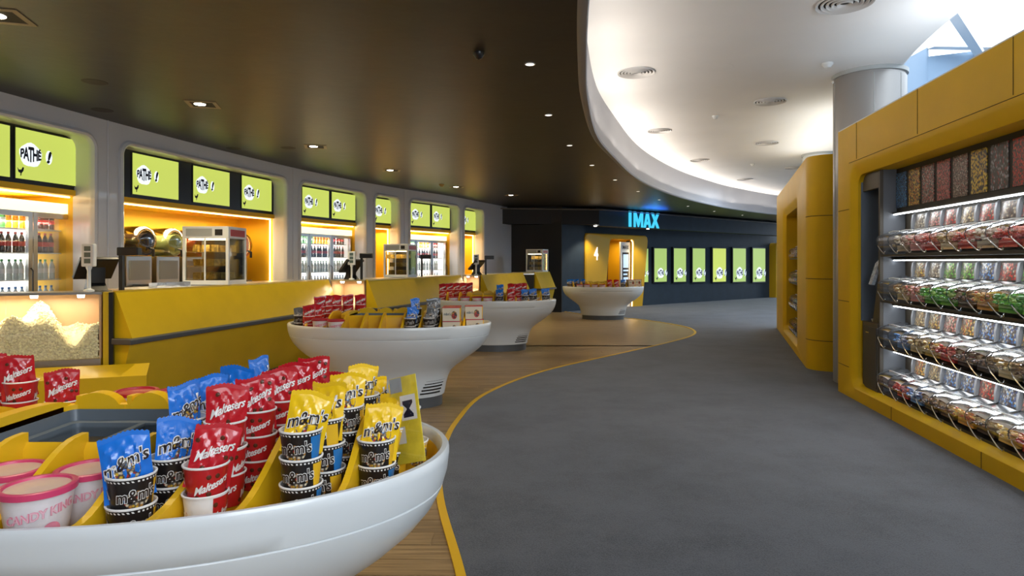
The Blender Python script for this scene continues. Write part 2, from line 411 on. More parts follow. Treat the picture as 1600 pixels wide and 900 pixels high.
def zb(s):
    for a, b in OPEN:
        if a <= s <= b:
            if s < a+OR: return OH-OR+math.sqrt(max(0, OR**2-(a+OR-s)**2))
            if s > b-OR: return OH-OR+math.sqrt(max(0, OR**2-(s-b+OR)**2))
            return OH
    return 0
mb = MB()
rings = [[tuple(Wp(s, FO, zb(s))), tuple(Wp(s, FO, (zb(s)+ZC+.02)/2 if zb(s) > 0 else 3.3)), tuple(Wp(s, FO, ZC+.02))] for s in ss]
mb.loft(rings, 0, False)
# bulged reveals
for a, b in OPEN:
    path = [(a, 0), (a, 1.5), (a, OH-OR)] + [(a+OR*(1-math.cos(t)), OH-OR+OR*math.sin(t)) for t in [k*PI/16 for k in range(1, 9)]]
    nseg = max(2, int((b-a-2*OR)/.3)); path += [(a+OR+(b-a-2*OR)*k/nseg, OH) for k in range(1, nseg)]
    path += [(b-OR*(1-math.cos(t)), OH-OR+OR*math.sin(t)) for t in [PI/2-k*PI/16 for k in range(0, 9)]] + [(b, 1.5), (b, 0)]
    cx, cz = (a+b)/2, 1.5
    rings = []
    for (s, z) in path:
        # outward direction of the outline
        if z <= OH-OR+1e-6: nx, nz = (-1 if s < cx else 1), 0
        elif a+OR <= s <= b-OR: nx, nz = 0, 1
        else:
            qx = a+OR if s < cx else b-OR; dx, dz = s-qx, z-(OH-OR); l = math.hypot(dx, dz) or 1; nx, nz = dx/l, dz/l
        prof = [(.055, FO), (.045, FO+.03), (.015, FO+.045), (-.01, FO+.03), (-.02, FO-.01), (-.02, FO-.06), (-.005, FO-.08), (-.005, -.02)]
        rings.append([tuple(Wp(s+nx*o_, d_, z+nz*o_)) for o_, d_ in prof])
    mb.loft(rings, 0, False)
# vertical ribs of the piers
tag(mb.obj('wall_left', GREYW, None, True), kind='structure')
for k in range(len(OPEN)-1):
    a = OPEN[k][1]; b = OPEN[k+1][0]
    if b-a > .35:
        r_ = MB()
        for q in (.5,):
            s = a+(b-a)*q
            r_.tube([Wp(s, FO+.004, .0), Wp(s, FO+.004, ZC)], .012, 6)
        tag(r_.obj('trim_3', GREYW, None, True), kind='structure')
ew = MB(); p = Wp(TB[-1][0], FO); ew.box(p.x-1.0, p.x, p.y, p.y+.1, 0, ZC)
# seam on the last blank stretch
tag(ew.obj('wall_left_end', GREYW), kind='structure')
# outer shell behind everything on the left, and the rest of the room
mb = MB()
rings = [[tuple(Wp(s, -1.1, 0)), tuple(Wp(s, -1.1, ZC))] for s in [TB[0][0]+.5*i for i in range(int(TB[-1][0]*2)+1)]]
mb.loft(rings, 0, False)
tag(mb.obj('wall_left_back', YELW), kind='structure')
mb = MB(); mb.box(-8.5, 19, -4.1, -4, 0, 5.6); tag(mb.obj('wall_rear', GREYW), kind='structure')

# ------------------------------------------------------------------ screens, niches, fridges
def seg_frame(s0, s1, off=0):
    a, b = Wp(s0, off), Wp(s1, off); d = b-a; return a, math.atan2(d.y, d.x), d.length
# local frame of a screen: x along the wall, -y towards the lobby
def logo_parts(w, h, parent, small=False, portrait=False):
    """round white speech balloon with navy lettering, an exclamation mark and a small cockerel"""
    u = h if not portrait else w*.85
    cx, cy = (w*.22, h*.50) if not portrait else (w*.50, h*.26)
    R = u*.235 if not portrait else u*.30
    b = MB(); n = 20
    b.add([(cx+R*1.05*x, -.0125, cy+R*1.02*z) for x, z in blob2d(1, n, .05)], [tuple(range(n))])
    b.obj('balloon', SCRW, parent); b = MB()
    ex = cx+R*1.75; b.add([(ex+R*.33*x, -.0125, cy+R*.05+R*.62*z) for x, z in blob2d(1, 12)], [tuple(range(12))])
    b.obj('mark_ground', SCRW, parent)
    t = MB(); put_text(t, 'PATHÉ', lambda x, y: (cx+x, -.0150, cy+y*(1.5-1.0*min(1, abs(x)/(R*1.25)))), h=R*1.25, xs=.56, off=.04, space=.9)
    t.obj('lettering', SCRB, parent); t = MB()
    put_text(t, '!', lambda x, y: (ex+x+y*.25, -.0150, cy+y), h=R*1.35, off=.05)
    t.obj('exclamation_mark', SCRB, parent)
    k = MB(); q = R*.33; kx, kz = (w*.065, h*.15) if not portrait else (w*.2, h*.10)
    body = [(-1, .9), (-.55, .3), (.1, .35), (.5, 1.1), (.85, .95), (.7, .1), (.2, -.5), (.1, -1.2), (-.15, -1.2), (-.1, -.55), (-.7, -.3)]
    k.add([(kx+q*x, -.0145, kz+q*z) for x, z in body], [tuple(range(len(body)))])
    k.obj('cockerel_mark', SCRB, parent)
SCR = [[(-75, 13), (23, 117)], [(206, 277), (301, 357), (377, 422.8)], [(471.7, 512.7), (517.7, 554)], [(584, 613.7)], [(641.3, 670.7), (674.7, 701.7)], [(717, 746.7)]]
where = ['bay over the near drinks fridge', 'wide bay above the slush machines', 'bay over the three-door fridge', 'narrow single-screen bay', 'bay over the far drinks fridge', 'last narrow bay']
for k, (a, b) in enumerate(OPEN):
    # black header panel that holds the screens: follows the curve
    p = MB(); n = max(2, int((b-a)/.4))
    rings = [[tuple(Wp(a+(b-a)*i/n, o_, z_)) for o_, z_ in ((-.06, 2.56), (.0, 2.56), (.0, 3.28), (-.06, 3.28))] for i in range(n+1)]
    p.loft(rings, 0, True, True, True)
    tag(p.obj('trim_4', BLACK), kind='structure')
    lst = list(SCR[k])
    for j, (p0, p1) in enumerate(lst):
        s0, s1 = sAt(p0), sAt(p1)
        if k == 0 and j == 0: s1 = sAt(13); s0 = s1-1.0
        o, rz, w = seg_frame(s0, s1, .012)
        h = .585
        n_here = len(lst)
        pos = 'only screen' if n_here == 1 else ['left', 'right', 'right'][j]+' screen' if n_here == 2 else ['left', 'middle', 'right'][j]+' screen'
        t = thing('menu_screen', f'lit green landscape menu screen, {pos} in the {where[k]}', 'screen', (o.x, o.y, 2.625), rz, 'menu screens over the snack counter')
        f = MB(); f.box(-.012, w+.012, 0, .03, -.012, h+.012); f.obj('bezel', BLACK, t)
        d = MB(); d.box(0, w, -.010, 0, 0, h); d.obj('display', GREEN, t)
        logo_parts(w, h, t)
    # niche: fascia, soffit, sides, back, LED line, all yellow
    y_ = MB()
    NB = -.85
    rings = [[tuple(Wp(a+(b-a)*i/n, o_, z_)) for o_, z_ in ((0.02, 2.57), (.02, 2.50), (-.03, 2.49), (NB, 2.49), (NB, 0))] for i in range(n+1)]
    y_.loft(rings, 0, False)
    for s in (a, b):
        y_.add([tuple(Wp(s, .01, 0)), tuple(Wp(s, NB, 0)), tuple(Wp(s, NB, 2.5)), tuple(Wp(s, .01, 2.5))], [(0, 1, 2, 3)])
    tag(y_.obj('wall_niche', YELW), kind='structure')
    # warm LED lines along the soffit and down the far side
    l = MB(); rings = [[tuple(Wp(a+.03+(b-a-.06)*i/n, o_, z_)) for o_, z_ in ((-.06, 2.470), (-.04, 2.470), (-.04, 2.488), (-.06, 2.488))] for i in range(n+1)]
    l.loft(rings, 0, True, True, True)
    if k in (1, 3, 5):
        l.tube([Wp(b-.03, -.06, 1.0), Wp(b-.03, -.06, 2.46)], .014, 6)
    tag(l.obj('led_strip', LEDW), f'warm white light line under the soffit of the {where[k]}', 'light')
    m_ = Wp((a+b)/2, -.35, 2.42)
    q0, q1 = Wp(a, 0), Wp(b, 0)
    lamp('AREA', 'niche_light', m_, 28*(b-a)/2, (1, .80, .45), max(.3, (b-a)*.8), .25, (0, 0, math.atan2(q1.y-q0.y, q1.x-q0.x)))

def bottle_meshes():
    out = {}
    b = MB(); b.lathe([(.0, 0), (.030, .0), (.033, .01), (.033, .06), (.030, .075), (.030, .12), (.033, .135), (.032, .16), (.022, .195), (.012, .215), (.012, .225)], 12)
    out['shape'] = b
    c = MB(); c.lathe([(.015, .222), (.015, .248), (0, .249)], 10); out['cap'] = c
    l = MB(); l.lathe([(.0335, .078), (.0335, .135)], 12); out['label'] = l
    return out
BOT = bottle_meshes()
def bcol(name, c): return mat(name, c, .15, coat=.5)
BODYC = {'clear': bcol('clear_drink', (.62, .68, .66)), 'green': bcol('green_drink', (.12, .36, .10)), 'cola': bcol('cola_drink', (.035, .012, .008)), 'orange': bcol('orange_drink', (.85, .36, .02)),
         'water': bcol('water_drink', (.50, .66, .80)), 'red': bcol('red_drink', (.55, .03, .02))}
CAPC = {'green': mat('green_cap', (.04, .32, .08), .4), 'red': mat('red_cap', (.58, .04, .03), .4), 'blue': mat('blue_cap', (.05, .22, .6), .4), 'orange': mat('orange_cap', (.8, .3, .02), .4), 'white': mat('white_cap', (.8, .8, .8), .4), 'dark': mat('dark_cap', (.12, .03, .02), .4)}
BM = {}
def bottle(kind, loc, label, group):
    body, cap, lab = kind
    if kind not in BM:
        BM[kind] = (BOT['shape'].mesh('bottle', BODYC[body], True), BOT['cap'].mesh('cap', CAPC[cap], True), BOT['label'].mesh('wrapper', CAPC[lab], True))
    o = link(BM[kind][0], 'drink_bottle'); o.location = loc
    tag(o, label, 'bottle', group)
    link(BM[kind][1], 'cap', o); link(BM[kind][2], 'wrapper', o)
    return o
def fridge(k, sa, sb, nd, label, bot_px, pitch, nm):
    o, rz, w = seg_frame(sa, sb, -.10)
    t = thing('drinks_fridge', label, 'fridge', (o.x, o.y, 0), rz)
    H = 2.36
    c = MB(); D = .60
    c.box(0, w, .06, .10, 0, .25); c.box(0, w, D, D+.03, 0, H); c.box(0, .05, .05, D, 0, H); c.box(w-.05, w, .05, D, 0, H); c.box(0, w, .05, D, H-.12, H); c.box(0, w, .05, D, 0, .08)
    c.obj('cabinet', LIGHTP, t)
    hd = MB(); hd.box(.0, w, .0, .05, H-.09, H+.035); hd.obj('header_light', FRHEAD, t)
    bk = MB(); bk.box(.06, w-.06, D-.02, D-.005, .15, H-.14); bk.obj('light_panel', FRIDGEL, t)
    bk = MB(); bk.box(w-.058, w-.052, .08, D-.03, .15, H-.14); bk.obj('glow_liner', mat('fridge_glow_liner', (1, 1, 1), .5, emit=(1, .97, .86), estr=.9), t)  # liner given a glow to brighten the fridge inside, not a lamp
    dw = w/nd
    for i in range(nd):
        f = MB(); x0, x1 = i*dw+.006, (i+1)*dw-.006; fw = .055
        f.box(x0, x0+fw, 0, .045, .12, H-.10); f.box(x1-fw, x1, 0, .045, .12, H-.10); f.box(x0+fw, x1-fw, 0, .045, H-.16, H-.10); f.box(x0+fw, x1-fw, 0, .045, .12, .18)
        d = f.obj('door', STEEL, t)
        g = MB(); g.box(x0+fw, x1-fw, .018, .026, .18, H-.16); g.obj('pane', GLASS, d)
        h = MB(); h.tube([(x1-.03, -.005, .9), (x1-.03, -.035, .93), (x1-.03, -.035, 1.55), (x1-.03, -.005, 1.58)], .009, 6); h.obj('handle', DARKG, d)
    zs = [.45, .78, 1.11, 1.44, 1.77, 2.09-.03]
    for z in zs:
        s = MB(); s.box(.055, w-.055, .10, D-.03, z-.012, z); s.obj('shelf', LIGHTP, t)
    # bottles, only those above the counter line can be seen
    u = Vector((math.cos(rz), math.sin(rz))); v = Vector((-u.y, u.x))
    kinds = {2.06: [('green', 'green', 'green'), ('green', 'green', 'white'), ('orange', 'orange', 'orange'), ('cola', 'red', 'red')],
             1.77: [('cola', 'red', 'red')], 1.44: [('clear', 'green', 'white')], 1.11: [('water', 'blue', 'blue')]}
    names = {1.77: ('red-capped cola', 'second'), 1.44: ('green-capped clear', 'third'), 1.11: ('blue-capped water', 'fourth')}
    desc = {('green', 'green', 'green'): 'green', ('green', 'green', 'white'): 'green', ('orange', 'orange', 'orange'): 'orange', ('cola', 'red', 'red'): 'dark cola'}
    xa = max(.09, (bot_px)); cols = int((w-.09-xa)/pitch)
    for z in (2.06, 1.77, 1.44, 1.11):
        for i in range(cols+1):
            x = xa+i*pitch
            ks = kinds[z]; kd = ks[min(int(i*len(ks)/(cols+1)), len(ks)-1)]
            p = o.to_2d()+u*x+v*(.20+random.uniform(-.01, .01))
            nmz = desc[kd] if z == 2.06 else names[z][0]; sh = 'top' if z == 2.06 else names[z][1]
            b_ = bottle(kd, (p.x, p.y, z), f'{ORD[min(i,29)]} from left, {nmz} bottle on {sh} shelf of {nm}', f'bottles on the {sh} shelf of {nm}')
            b_.rotation_euler[2] = random.uniform(-.3, .3)+rz; 
            if z == 2.06: b_.scale = (1, 1, .93)
    c_ = Wp((sa+sb)/2, -.35, 2.15)
    lamp('AREA', 'fridge_light', c_, 55*w/2, (1, .98, .92), w*.8, .2, (0, 0, rz))
    return t
a0, b0 = OPEN[0]; fr0b = sAt(114, -.10)
fridge(0, fr0b-1.68, fr0b, 3, 'tall glass-door drinks fridge at the left edge, nearest of the three', 1.68-1.35, .082, 'nearest fridge')
fridge(2, OPEN[2][0]+.03, sAt(550, -.10), 3, 'three-door drinks fridge behind the second till, middle of the three', .09, .10, 'middle fridge')
fridge(4, OPEN[4][0]+.03, sAt(698, -.10), 3, 'drinks fridge in the far bay behind the second hot cabinet', .09, .115, 'farthest fridge')
# shelf with snacks in the narrow bay
a, b = OPEN[3]
o, rz, w = seg_frame(a, b, -.45)
t = thing('snack_shelving', 'yellow wall shelving with jars and red snack packs in narrow bay', 'shelf', (o.x, o.y, 0), rz)
for z in (1.35, 1.62, 1.95, 2.17):
    s = MB(); s.box(.02, w-.02, 0, .3, z-.02, z); s.obj('shelf', YELW, t)
s = MB(); s.box(.0, .02, 0, .3, 0, 2.3); s.box(w-.02, w, 0, .3, 0, 2.3); s.obj('side_panel', YELW, t)
u = Vector((math.cos(rz), math.sin(rz))); v = Vector((-u.y, u.x))
jar = MB().lathe([(0, 0), (.04, 0), (.045, .02), (.045, .12), (.03, .14), (.03, .155), (0, .156)], 12).mesh('jar', mat('amber_glass', (.75, .45, .12), .2), True)
pk = MB().prism([(-.05, 0), (.05, 0), (.055, .02), (.052, .16), (.055, .18), (-.055, .18), (-.052, .16), (-.055, .02)], -.025, .025).mesh('pack', REDF)
pk2 = MB().prism([(-.05, 0), (.05, 0), (.055, .02), (.052, .14), (.055, .16), (-.055, .16), (-.052, .14), (-.055, .02)], -.025, .025).mesh('pack', mat('cream_foil', (.7, .5, .2), .3))
for z, me_, nm, cat in ((2.17, jar, 'amber jar on the top shelf', 'jar'), (1.95, jar, 'amber jar on the second shelf', 'jar'), (1.62, pk, 'red snack pack on the third shelf', 'pack'), (1.35, pk2, 'cream snack pack on the bottom shelf', 'pack')):
    for i in range(9):
        p = o.to_2d()+u*(.1+i*(w-.2)/8)+v*.1
        q = link(me_, 'snack_jar' if cat == 'jar' else 'snack_pack'); q.location = (p.x, p.y, z); q.rotation_euler[2] = rz
        tag(q, f'{ORD[i]} {nm} in the narrow bay', cat, nm+'s in the narrow bay')
# back counter in the wide bay + slush machines
a, b = OPEN[1]
o, rz, w = seg_frame(a+.02, b-.02, -.80)
t = thing('back_counter', 'steel-topped yellow back counter in the wide lit bay', 'counter', (o.x, o.y, 0), rz)
s = MB(); s.box(0, w, -.55, .0, 0, 1.18); s.obj('body', YELW, t)
s = MB(); s.box(0, w, -.58, .0, 1.18, 1.22); s.obj('worktop', STEEL, t)
u = Vector((math.cos(rz), math.sin(rz))); v = Vector((-u.y, u.x))
SL = [('lime', (.35, .42, .03)), ('dark cola', (.03, .02, .02)), ('pale green', (.42, .5, .2)), ('red', (.55, .03, .02)), ('dark cola', (.03, .02, .02)), ('red', (.55, .03, .02)), ('dark red', (.3, .02, .02))]
BARREL = clear('barrel_glass', (.95, .95, .93), .80, .08)
nS = 6
for i in range(nS):
    nm, c = SL[i]; x = .50+i*(w-.95)/(nS-1); p = o.to_2d()+u*x-v*.28
    t = thing('slush_machine', f'{ORD[i]} steel slush machine from the left, filled with {nm} slush', 'drinks machine', (p.x, p.y, 1.22), rz, 'slush machines on the back counter'); t.scale = (1.28, 1.2, 1.15)
    m_ = MB(); m_.box(-.19, .19, -.2, .24, 0, .06); m_.box(-.19, .19, -.06, .24, .06, .46); m_.obj('base', STEEL, t, bevel=.008)
    m_ = MB(); m_.box(-.15, .15, -.072, -.06, .14, .40); m_.obj('front_panel', GREYP, t)
    m_ = MB(); m_.lathe([(.05, -.078), (.05, -.086), (0, -.088)], 14); mm = m_.mesh('badge', BLACKM); q = link(mm, 'badge', t); q.rotation_euler[0] = PI/2; q.location = (-.06, -.0, .30) ; q.location[1] = -.16+.088
    # horizontal barrel and its contents
    R = .155
    def ring(y, r, zc=.66): return [(r*math.cos(2*PI*j/20), y, zc+r*1.25*math.sin(2*PI*j/20)) for j in range(20)]
    m_ = MB(); m_.loft([ring(-.22, R*.4), ring(-.20, R*.8), ring(-.15, R), ring(.2, R), ring(.24, R*.9)], 0, True, True, True); m_.obj('barrel', BARREL, t, True)
    m_ = MB(); m_.loft([ring(-.17, R*.75, .61), ring(.2, R*.75, .61)], 0, True, True, True); m_.obj('slush', mat('slush_'+nm.replace(' ', '_'), c, .3), t, True)
    m_ = MB(); m_.tube([(0, -.22, .56), (0, -.27, .54), (0, -.27, .45)], .018, 8); m_.obj('tap', BLACK, t)
    m_ = MB(); m_.box(-.12, .12, -.2, -.08, .062, .085); m_.obj('drip_tray', DARKG, t)

# ------------------------------------------------------------------ snack counters
def profile_unit(name, label, A, B, depth=.75, b0=.02):
    """long yellow counter with a leaning upper screen, dark bumper rail and a base that leans in"""
    A = Vector(A); B = Vector(B); d = B-A; L = d.length; rz = math.atan2(d.y, d.x)
    t = thing(name, label, 'counter', (A.x, A.y, 0), rz)      # local: x along, -y to the customers
    p = MB(); p.prism([(-.20, .86), (-.0, 1.335), (-.0, 1.355), (.03, 1.355), (.03, .86)], .0, L, axis='x'); pn = p.obj('leaning_panel', YEL, t)
    p = MB(); p.prism([(-.235, .80), (-.235, .85), (-.20, .862), (.0, .862), (.0, .80)], -.06, L, axis='x'); p.obj('bumper_rail', DARKG, t, bevel=.008)
    p = MB(); p.prism([(-.17, .80), (.02, .02), (.3, .02), (.3, .80)], .0, L, axis='x'); p.obj('front_panel', YEL, t)
    p = MB(); p.box(b0, L, .04, depth, 1.30, 1.345); p.obj('worktop', STEEL, t)
    p = MB(); p.box(b0, L-.02, .06, depth-.03, .0, 1.30); p.obj('body', YEL, t)
    p = MB(); p.prism([(-.05, 0), (-.05, .07), (.2, .07), (.2, 0)], .02, L, axis='x'); p.obj('toe_kick', DARKG, t)
    return t
profile_unit('snack_counter', 'long yellow counter running back from the near popcorn case', (-4.13, 6.67), (-3.22, 11.25), b0=.62)
profile_unit('snack_counter', 'yellow counter between the second and third popcorn cases', (-2.5, 11.1), (-1.22, 15.25), b0=.70)
profile_unit('snack_counter', 'yellow counter behind the third bowl, right of the third popcorn case', (-.72, 15.3), (.33, 19.1), b0=.68)
profile_unit('snack_counter', 'short last yellow counter in front of the dark wall', (.70, 19.4), (1.22, 20.7))
t = thing('link_counter', 'plain dark counter piece between the last two yellow counters', 'counter', (.38, 19.3, 0), 0)
MB().box(-.2, .28, 0, .5, 0, 1.28).obj('body', BLACKM, t); MB().box(-.22, .30, -.01, .5, 1.28, 1.31).obj('worktop', STEEL, t)

FLK = MB()
def flake(mb, c, r):
    n1 = random.random
    vs = []
    for dx, dy, dz in ((1,0,0), (-1,0,0), (0,1,0), (0,-1,0), (0,0,1), (0,0,-1)):
        k = r*(.6+.8*n1()); vs.append((c[0]+dx*k+r*.5*(n1()-.5), c[1]+dy*k+r*.5*(n1()-.5), c[2]+dz*k))
    mb.add(vs, [(0,2,4), (2,1,4), (1,3,4), (3,0,4), (2,0,5), (1,2,5), (3,1,5), (0,3,5)])
def popcorn_case(label, A, B, nfl, fr=.012, z0=.66, heap=.36):
    A = Vector(A); B = Vector(B); d = B-A; L = d.length; rz = math.atan2(d.y, d.x)
    t = thing('popcorn_case', label, 'popcorn case', (A.x, A.y, 0), rz, 'popcorn cases along the counter')
    D = .45; H = 1.32
    p = MB(); p.prism([(-.05, .0), (-.05, .5), (.0, z0-.1), (.0, z0), (D, z0), (D, 0)], 0, L, axis='x'); p.obj('base', YEL, t)
    p = MB(); p.box(0, L, -.004, .0, z0-.09, z0); p.obj('kick_strip', STEEL, t)
    p = MB(); p.box(.0, L, D-.02, D, z0, H); p.box(0, .02, .02, D, z0, H); p.box(L-.02, L, .02, D, z0, H); p.obj('back_panel', TAN, t)
    p = MB(); p.box(-.01, L+.01, -.01, D, H, H+.025); p.obj('lid', STEEL, t)
    p = MB(); n = max(1, round(L/.85)); w = L/n
    for i in range(n):
        q = MB(); q.box(i*w+.003, (i+1)*w-.003, 0, .008, z0, H); q.obj('front_pane', GLASS, t)
    # lamps under the lid
    for i in range(max(2, n*2)):
        x = (i+.5)*L/max(2, n*2)
        q = MB(); q.lathe([(0, H-.035), (.030, H-.035), (.035, H-.004)], 14, x, .12); q.obj('lamp', LAMPW, t, True)
    c = t.matrix_world
    mid = Vector((math.cos(rz), math.sin(rz)))*(L/2)+Vector((-math.sin(rz), math.cos(rz)))*.22
    lamp('AREA', 'popcorn_lamp', (A.x+mid.x, A.y+mid.y, H-.05), 7*L, (1, .82, .58), L*.8, .2, (0, 0, rz))
    def hz(x, y): return z0+heap*(.55+.22*math.sin(x*7.5+.6)+.12*math.sin(x*17+y*9)+.35*y)
    h = MB(); nx = 30
    h.loft([[(L*i/nx*.96+.02*L, y, (z0+.002 if k == 0 else hz(L*i/nx, y)-.012)) for k, y in enumerate((.025, .025, .2, .35, .425))] for i in range(nx+1)], 0, False)
    for _ in range(nfl):
        x = random.uniform(.02, L-.02)
        if random.random() < .55: y = .022; z = random.uniform(z0+.01, hz(x, y))
        else: y = random.uniform(.02, D-.05); z = hz(x, y)+random.uniform(-.01, .012)
        flake(h, (x, y+random.uniform(0, .01), z), fr*random.uniform(.7, 1.2))
    q = h.obj('popcorn', POPC, t); q['kind'] = 'stuff'
    return t
popcorn_case('near glass popcorn case at left edge, heaped with popcorn', (-5.75, 6.02), (-4.24, 6.60), 4200, .0125, .66, .56)
popcorn_case('second glass popcorn case, behind the left end of the second bowl', (-3.2, 11.28), (-2.56, 11.10), 700, .016)
popcorn_case('third small glass popcorn case, behind the third bowl', (-1.18, 15.36), (-.78, 15.30), 400, .018)
# yellow end post and black post between case and counter
t = thing('end_post', 'black post with yellow fin between near popcorn case and counter', 'post', (-4.20, 6.60, 0), .35)
MB().box(.035, .075, 0, .06, .45, 1.34).obj('post', BLACK, t)
q = MB(); q.box(-.02, .03, .02, .25, 0, 1.34); q.obj('fin', YEL, t)
q = MB(); q.box(-1.2, .42, -.24, -.06, 0, .50); q.prism([(-.24, .50), (-.06, .50), (-.06, .60)], -1.2, .42, axis='x'); q.obj('ledge', YEL, t)

# ------------------------------------------------------------------ things on the counters
def hot_cabinet(label, loc, rz, sc=1.0):
    t = thing('hot_cabinet', label, 'hot cabinet', loc, rz, 'hot snack cabinets'); t.scale = (sc, sc, sc)
    w, d, h = .62, .55, .78
    f = MB()
    f.box(0, w, 0, d, 0, .06); f.box(0, w, 0, d, .62, h)
    for x in (0, w-.04):
        for y in (0, d-.04): f.box(x, x+.04, y, y+.04, .06, .62)
    f.box(.29, .31, 0, .02, .06, .62)
    f.obj('casing', LIGHTP, t, bevel=.006)
    g = MB(); g.box(.04, w-.04, .01, .015, .06, .62); g.obj('front_pane', TINT, t)
    g = MB(); g.box(w-.015, w-.01, .04, d-.04, .06, .62); g.obj('side_pane', TINT, t)
    g = MB(); g.box(.0, .04, d-.02, d-.01, .06, .62); g.box(.04, w-.04, d-.02, d-.01, .06, .62); g.obj('back_panel', DARKG, t)
    g = MB(); g.box(.44, .54, -.006, 0, .66, .74); g.obj('display', BLACKM, t)
    g = MB(); g.box(.05, .40, -.004, 0, .65, .75); g.obj('control_strip', GREYP, t)
    g = MB(); g.box(w, w+.004, .06, d-.06, .65, .74); g.obj('red_badge', REDD, t)
    for z in (.07, .25, .44):
        g = MB(); g.box(.04, w-.04, .03, d-.04, z-.004, z); g.obj('wire_shelf', CHROME, t)
    for z in (.07, .25, .44):
        g = MB()
        for _ in range(26):
            x, y = random.uniform(.09, w-.09), random.uniform(.08, d-.1); a = random.uniform(0, 3)
            M = Matrix.Translation((x, y, z+.045)) @ Matrix.Rotation(a, 4, 'Z') @ Matrix.Rotation(random.uniform(-.3, .3), 4, 'X')
            g.box(-.045, .045, -.012, .012, -.04, .05, 0, M)
        q = g.obj('snack_trays', mat('nacho_yellow', (.55, .36, .08), .5, var=.4, vscale=30), t)
    l = MB(); l.box(.06, w-.06, .05, .12, .60, .615); l.obj('light', mat('cabinet_lamp', (1, .9, .6), .5, emit=(1, .74, .38), estr=18), t)
    return t
hot_cabinet('near pale hot snack cabinet standing on the first counter', (-4.38, 8.50, 1.35), -.02)
hot_cabinet('second pale hot snack cabinet, on the middle counter', (-2.60, 12.95, 1.35), -.25, .86)
hot_cabinet('third small hot snack cabinet against the dark wall', (.44, 20.35, 1.35), -.42, .92)

def till(label, loc, rz):
    t = thing('till_monitor', 'black slanted till monitor '+label, 'till', loc, rz)
    q = MB(); q.prism([(-.12, 0), (.12, 0), (.06, .08), (.04, .26), (-.04, .26), (-.03, .08)], -.08, .08, axis='x'); q.obj('stand', BLACK, t)
    M = Matrix.Translation((0, 0, .24)) @ Matrix.Rotation(-.75, 4, 'X')
    q = MB(); q.box(-.19, .19, -.16, .16, -.02, .025, 0, M); q.obj('monitor', BLACK, t, bevel=.01)
    q = MB(); q.box(-.17, .17, -.14, .14, .026, .028, 0, M); q.obj('screen', mat('dark_glass', (.02, .03, .035), .08), t)
def price_display(label, loc, rz):
    t = thing('customer_display', 'pale customer price display on a pole '+label, 'display', loc, rz)
    q = MB(); q.lathe([(.05, 0), (.05, .015), (.018, .03), (.018, .22), (.03, .25), (.03, .27)], 14, caps=(True, True)); q.obj('pole', LIGHTP, t, True)
    q = MB(); q.box(-.065, .065, -.03, .03, .26, .50); q.obj('head', LIGHTP, t, bevel=.01)
    for k in range(3):
        q = MB(); q.box(-.03, .035, -.034, -.03, .295+k*.065, .345+k*.065); q.obj('readout', mat('grey_readout', (.10, .14, .13), .2), t)
def pole_printer(label, loc, rz):
    t = thing('till_camera', 'black slim pole with a small head '+label, 'camera', loc, rz)
    q = MB(); q.box(-.02, .02, -.02, .02, 0, .40); q.obj('pole', BLACK, t)
    q = MB(); q.box(-.03, .20, -.045, .045, .38, .47); q.obj('head', BLACK, t, bevel=.01)
till('beside the near popcorn case', at(150, 7.05, 1.345), .9)
price_display('over the near popcorn case', at(139, 6.75, 1.345), 0)
pole_printer('at the start of the first counter', at(190, 7.0, 1.345), 0)
till('behind the second popcorn case', at(549, 11.5, 1.345), .9)
price_display('over the second popcorn case', at(549.5, 11.35, 1.345), 0)
pole_printer('beside the second till, before the narrow bay', at(565, 11.45, 1.345), 0)
pole_printer('behind the second hot cabinet', at(659, 13.6, 1.345), 0)
till('behind the third popcorn case', at(745, 15.6, 1.345), .9)
price_display('over the third popcorn case', at(744, 15.45, 1.345), 0)
pole_printer('beside the third till, by the white wall end', at(759, 15.6, 1.345), 0)
# clear trays lying on the first counter
for i, (px, w) in enumerate(((245, .36), (272, .20))):
    t = thing('glass_tray', ['wide low clear tray on the first counter top', 'small clear tray beside the near hot cabinet'][i], 'tray', tuple(at(px, 7.55+.35*i, 1.347)), .9)
    q = MB(); q.box(0, w, 0, .22, 0, .008); q.obj('base', LIGHTP, t)
    q = MB(); q.box(0, w, 0, .006, .008, .06); q.box(0, w, .214, .22, .008, .06); q.box(0, .006, .006, .214, .008, .06); q.box(w-.006, w, .006, .214, .008, .06); q.obj('rim', PLAST, t)

# ------------------------------------------------------------------ the four white bowls
BA, BB = 1.18, .77
FIN = [-.878, -.64, -.415, -.20, .0, .235, .415, .63, .885]
def bowl_meshes():
    N = 96
    def ell(k, z, ky=None):
        ky = ky or k; return [(BA*k*math.cos(2*PI*i/N), BB*ky*math.sin(2*PI*i/N), z) for i in range(N)]
    P = [(.535, .125), (.54, .15), (.555, .25), (.575, .33), (.605, .40), (.66, .46), (.745, .53), (.835, .605), (.90, .67), (.95, .74), (.977, .80), (.981, .815), (.977, .819), (.983, .823), (.995, .87), (1.0, .92), (1.0, .945), (.994, .955), (.978, .955), (.970, .945), (.962, .90), (.955, .85)]
    s = MB(); s.loft([ell(k, z, min(1., k*1.04) if z < .5 else k) for k, z in P], 0)
    out = {'shell': s.mesh('shell', WHITE, True)}
    s = MB(); s.loft([ell(.515, 0), ell(.515, .13)], 0, True, True, True); out['plinth'] = s.mesh('plinth', mat('plinth_grey', (.085, .09, .095), .4), True)
    s = MB(); s.loft([ell(.969, .93), ell(.955, .88), ell(.945, .856), ell(.90, .85)], 0, True, False, True); out['tray'] = s.mesh('tray', YELP, True)
    return out
BMS = bowl_meshes()
